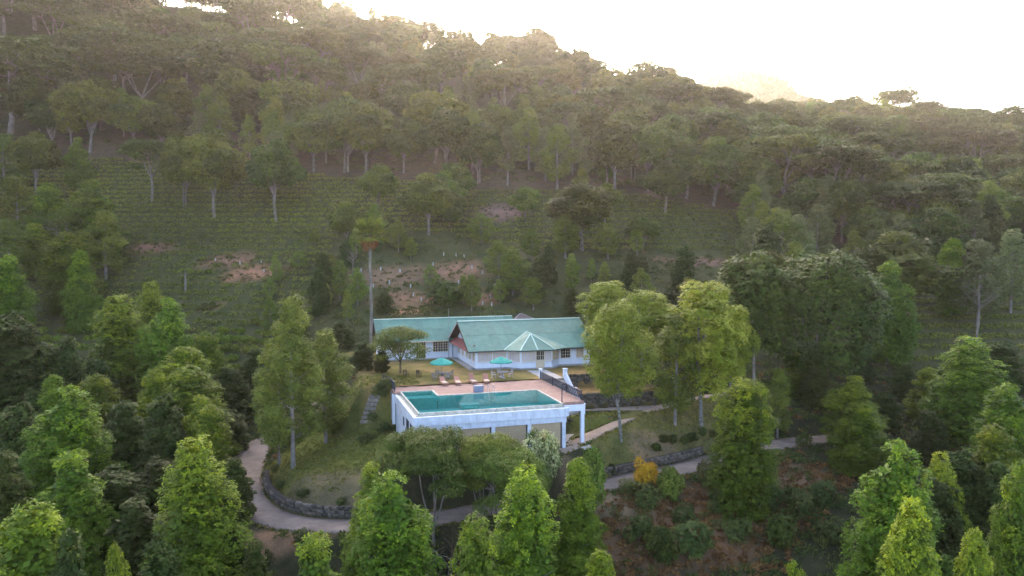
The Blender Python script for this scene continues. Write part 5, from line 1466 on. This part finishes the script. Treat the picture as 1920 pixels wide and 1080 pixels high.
for i, (x, y, z, _) in enumerate(ind):
    p = PR['tea'][i % 3]
    s = random.uniform(.8, 1.25)
    r = empty('tea_bush', (x, y, z), random.uniform(0, 6.28)); tag(r, 'rounded dark tea bush in the lower rows left of the road bend', 'tea bush', 'tea bushes on the lower left slope')
    for nm, me in (('stem', p.trunk), ('foliage', p.crown)):
        o = bpy.data.objects.new(nm, me); COL.objects.link(o); o.parent = r; o.scale = (s * 1.1, s, s)
allp = np.r_[pts[pts[:, 3] < .5], rest]
n = len(allp)
print('tea', n, len(ind))
per = 30
sc_ = rng.uniform(.75, 1.2, n)
d = rng.normal(size=(n, per, 3)); d[..., 2] = np.abs(d[..., 2]) * 1.0 - .12; d = unit(d)
C = allp[:, None, :3] + d * np.array([.70, .88, .72]) * sc_[:, None, None] + np.array([0, 0, .05])
ax = unit(rng.normal(size=d.shape)); nn = unit(d * .7 + [0, 0, .7] + rng.normal(size=d.shape) * .3); ax = unit(ax - nn * (ax * nn).sum(-1, keepdims=True))
V, F = leaf_quads(C.reshape(-1, 3), ax.reshape(-1, 3), nn.reshape(-1, 3), rng.uniform(.30, .48, n * per), .30, rng)
patch = np.clip(.5 + .9 * wob(allp[:, 0], allp[:, 1], .07, 31) + .55 * sstep(160, 168, allp[:, 1]) * sstep(-14, -24, allp[:, 0]) - .1, 0, 1)
ti = np.clip(.55 * np.repeat(patch, per) + .2 * np.repeat(rng.uniform(0, 1, n), per) + .25 * rng.uniform(0, 1, n * per), 0, 1)
tag(ob('tea_rows', mesh_np('tea_rows', V, F, 'leaf_tea', ti)), 'terraced rows of clipped tea bushes covering the hillside', 'tea', kind='stuff')

# white planting sleeves on the cleared bank
sl_me = MB().lathe([(.12, -.15), (.115, .55), (.08, .6)], (0, 0, 0), 8).mesh('sleeve', 'sleeve_white')
sk_me = MB().box(.12, .16, -.02, .02, -.15, 1.0).mesh('stake', 'bark_brown')
for (px, py) in [(404, 492), (450, 496), (490, 494), (495, 512), (528, 516), (610, 522), (677, 510), (714, 508), (680, 525), (832, 480), (855, 482), (870, 484), (812, 500), (885, 505), (730, 534), (770, 540), (750, 510),
                 (860, 532), (882, 548), (897, 552), (920, 560), (940, 566), (775, 555), (790, 566), (700, 540), (822, 552), (838, 545), (905, 572), (922, 575), (640, 545), (905, 514), (800, 530), (928, 540)]:
    p = hit(px, py); r = empty('planting_sleeve', tuple(p)); tag(r, 'small white sleeve round a sapling on the cleared soil bank', 'planting sleeve', 'white sleeves on the cleared bank')
    ob('sleeve', sl_me, r); ob('stake', sk_me, r)

# ------------------------------------------------------------------ forest on the upper slopes
rng = np.random.default_rng(5)
cand = []
for k in range(14000):
    Y = rng.uniform(140, 420); x = rng.uniform(-.72, .72) * Y
    cand.append((x, Y))
cand = np.array(cand)
cz = ground(cand[:, 0], cand[:, 1])
ok = cand[:, 1] > yb(cand[:, 0]) + 1
# only where the slope faces the camera or just over the crest
ang = (cz - CAMZ) / cand[:, 1]
cand, cz, ang = cand[ok], cz[ok], ang[ok]
bins = {}
order = np.argsort(cand[:, 1])
keepm = np.zeros(len(cand), bool)
mx = {}
for i in order:
    b = int(round(cand[i, 0] / cand[i, 1] / .02))
    m0 = mx.get(b, -9)
    if ang[i] > m0 - .07: keepm[i] = True
    mx[b] = max(m0, ang[i])
crest = cand[np.array([ang[i] > mx[int(round(cand[i, 0] / cand[i, 1] / .02))] - .022 for i in range(len(cand))]) & (cand[:, 1] > 240)]
cand, cz = cand[keepm], cz[keepm]
chosen = []
for (x, Y), z in zip(cand[np.random.default_rng(2).permutation(len(cand))], range(len(cand))):
    dmin = (9.0 + (Y - 180) * .02) * (1.12 if x / Y < -.27 and Y > 225 else 1)
    if any((x - a) ** 2 + (Y - b) ** 2 < dmin * dmin for a, b, *_ in chosen): continue
    if any((x - a) ** 2 + (Y - b) ** 2 < (3.2 + rr * .5) ** 2 for a, b, rr in PLACED if b > 140): continue
    chosen.append((x, Y))
# a front row of pale-trunked trees along the tea edge
for x in np.arange(-120, 66, 6.5):
    xx = x + rng.uniform(-2, 2); yy = float(yb(xx)) + rng.uniform(-1.0, 2.5)
    if all((xx - a) ** 2 + (yy - b) ** 2 > 16 for a, b in chosen): chosen.append((xx, yy))
cnt = {}
for (x, Y) in chosen:
    e = Y - float(yb(x)); px = 960 + x / Y * FPX
    if px < 560 and e > 35: pk = rng.choice(['umbrella', 'umbrella', 'round', 'umbrella'])
    elif px > 1450: pk = rng.choice(['round', 'umbrella', 'silver', 'round', 'umbrella', 'loose', 'round', 'umbrella'])
    elif e < 14: pk = rng.choice(['round', 'round', 'round', 'silver', 'loose'])
    else: pk = rng.choice(['round', 'round', 'umbrella', 'round', 'umbrella', 'round', 'silver', 'loose'])
    i = int(rng.integers(0, 5)); p = PR[pk][i % len(PR[pk])]
    h = rng.uniform(12.5, 18.5) if pk not in ('silver', 'loose') else rng.uniform(11, 16)
    if rng.uniform() < .07: h *= 1.25
    if pk == 'umbrella' and px < 620: h *= 1.2
    zs = h / p.top; ss = zs * rng.uniform(.95, 1.35) * (1.2 if pk == 'umbrella' else 1.1)
    zone = 'above the left tea slope' if px < 700 else ('above the middle terraces' if px < 1300 else 'on the right hand slope')
    row = 'in the forest front row' if e < 12 else 'deep in the forest'
    size = 'tall' if h > 16.5 else ('mid-height' if h > 14 else 'low')
    kindw = {'round': 'round-crowned tree', 'umbrella': 'flat-topped umbrella tree', 'silver': 'grey-leaved slender tree', 'loose': 'loose leafy tree'}[pk]
    put(pk, i, x, Y, zs, ss, NAMES[pk], f'{size} {kindw} {row} {zone}', 'tree', f'{size} {kindw}s {row} {zone}')
    cnt[pk] = cnt.get(pk, 0) + 1
print('forest', len(chosen), cnt)

# ------------------------------------------------------------------ undergrowth (nobody could count it)
rng = np.random.default_rng(15)
def scatter(n, xr, yr, ok):
    x = rng.uniform(*xr, n); y = rng.uniform(*yr, n); m = ok(x, y); return np.c_[x[m], y[m]]
def offroad(x, y, lim=2.3):
    d, _ = near(ROAD, x, y, 8); d2, _ = near(PA, x, y, 8); d3, _ = near(PB2, x, y, 8)
    u, w = to_uw(x, y)
    inh = (u > -2.5) & (u < 33) & (w > -1.5) & (w < 49)
    return (d > lim) & (d2 > 1.4) & (d3 > 1.5) & ~inh
def notlawn(x, y):
    m = np.ones(len(x), bool)
    for c, rx, ry, _ in LAWN: m &= ell(x, y, c, rx, ry) > 1.05
    return m
A = scatter(5200, (-48, 60), (54, 112), lambda x, y: offroad(x, y) & notlawn(x, y) & (np.abs(x) < .72 * y))
Bq = scatter(2600, (-130, 130), (108, 160), lambda x, y: offroad(x, y) & ~tea_main(x, y) & ~tea_left(x, y) & ~tea_right(x, y) & (np.abs(x) < .72 * y) & ~in_soil(x, y, .9))
Cq = scatter(1500, (-150, 110), (160, 235), lambda x, y: (y > yb(x) + 3) & (y < yb(x) + 34) & (np.abs(x) < .72 * y))
def bushes(name, P, per, size, Lr, leaf, label, tmul=1.0):
    n = len(P); z = ground(P[:, 0], P[:, 1])
    c = np.c_[P, z]; s = rng.uniform(.5, 1.3, n) * size
    d = rng.normal(size=(n, per, 3)); d[..., 2] = np.abs(d[..., 2]); d = unit(d)
    Cc = c[:, None] + d * s[:, None, None] * rng.uniform(.6, 1.05, (n, per, 1)) * [1, 1, .75]
    ax = unit(rng.normal(size=d.shape) * .7 + d * .6 + [0, 0, .3])
    V, F = leaf_quads(Cc.reshape(-1, 3), ax.reshape(-1, 3), (d + rng.normal(size=d.shape) * .6).reshape(-1, 3), rng.uniform(*Lr, n * per), np.mean(Lr) * .5, rng)
    ti = np.clip((.55 * np.repeat(rng.uniform(0, 1, n), per) + .45 * rng.uniform(0, 1, n * per)) * tmul, 0, 1)
    tag(ob(name, mesh_np(name, V, F, leaf, ti)), label, 'undergrowth', kind='stuff')
sA = in_soil(A[:, 0], A[:, 1], 1.0)
A = A[~sA | (rng.uniform(size=len(A)) < .30)]
bushes('undergrowth', A, 46, .62, (.18, .36), 'leaf_scrub', 'low scrubby undergrowth on the banks below the road and in the valleys')
bushes('hillside_scrub', Bq, 40, .8, (.25, .45), 'leaf_scrub', 'rough scrub covering the hillside between the house and the tea')
bushes('forest_floor_scrub', Cq, 34, 1.1, (.35, .6), 'leaf_scrub', 'dull undergrowth at the foot of the forest trees')
bushes('ridge_scrub', crest[:900], 46, 2.6, (.5, .95), 'leaf_forest', 'bushy thicket along the crest of the ridge')
D = scatter(3000, (-14, 50), (60, 84), lambda x, y: offroad(x, y, 2.1) & in_soil(x, y, 1.25))
D2 = scatter(700, (-40, 60), (60, 110), lambda x, y: offroad(x, y, 2.1) & notlawn(x, y))
D = np.r_[D, D2]
bushes('dry_grass', D, 26, .30, (.22, .42), 'leaf_dry', 'dry brown grass tufts on the eroded slope below the road')
def verge(x, y):
    d, _ = near(ROAD, x, y, 8); d2, _ = near(PA, x, y, 8)
    return ((d > 1.75) & (d < 2.25)) | ((d2 > .85) & (d2 < 1.15))
Vg = scatter(60000, (-38, 50), (64, 102), verge)[:1500]
bushes('verge_grass', Vg, 12, .16, (.12, .26), 'leaf_scrub', 'weeds and grass breaking the edges of the road and path', 1.3)
def onlawn(x, y):
    u, w = to_uw(x, y); d, _ = near(ROAD, x, y, 8); d2, _ = near(PA, x, y, 8)
    return (~notlawn(x, y)) & (d > 2.4) & (d2 > 1.2) & ~((u > -.5) & (u < 19) & (w > -.5) & (w < 17))
Lw = scatter(16000, (-32, 34), (70, 100), onlawn)[:6500]
bushes('lawn_grass', Lw, 7, .16, (.10, .24), 'leaf_lawn', 'short tufty grass on the sloping lawns')
S = []
for c, rx, ry, k in SOIL[:11]:
    m = 60; a = rng.uniform(0, 6.28, m); q = np.sqrt(rng.uniform(0, 1.1, m)); S.append(np.c_[c[0] + rx * q * np.cos(a), c[1] + ry * q * np.sin(a)])
bushes('bank_weeds', np.concatenate(S), 22, .38, (.2, .36), 'leaf_scrub', 'sparse weeds on the cleared red soil bank', 1.2)

# ------------------------------------------------------------------ haze
m, t, out = nt('haze')
pv = N(t, 'ShaderNodeVolumePrincipled')
pv.inputs['Color'].default_value = (1.0, 0.90, 0.82, 1)
pv.inputs['Density'].default_value = 0.000095
pv.inputs['Anisotropy'].default_value = 0.60
t.links.new(pv.outputs[0], out.inputs['Volume'])
hz = MB().box(-3100, 3100, -700, 4100, -75, 275).build('haze', 'haze')
tag(hz, 'pale evening haze filling the valley', 'haze', kind='stuff')
hz.data.materials[0].cycles.homogeneous_volume = True if hasattr(hz.data.materials[0].cycles, 'homogeneous_volume') else False
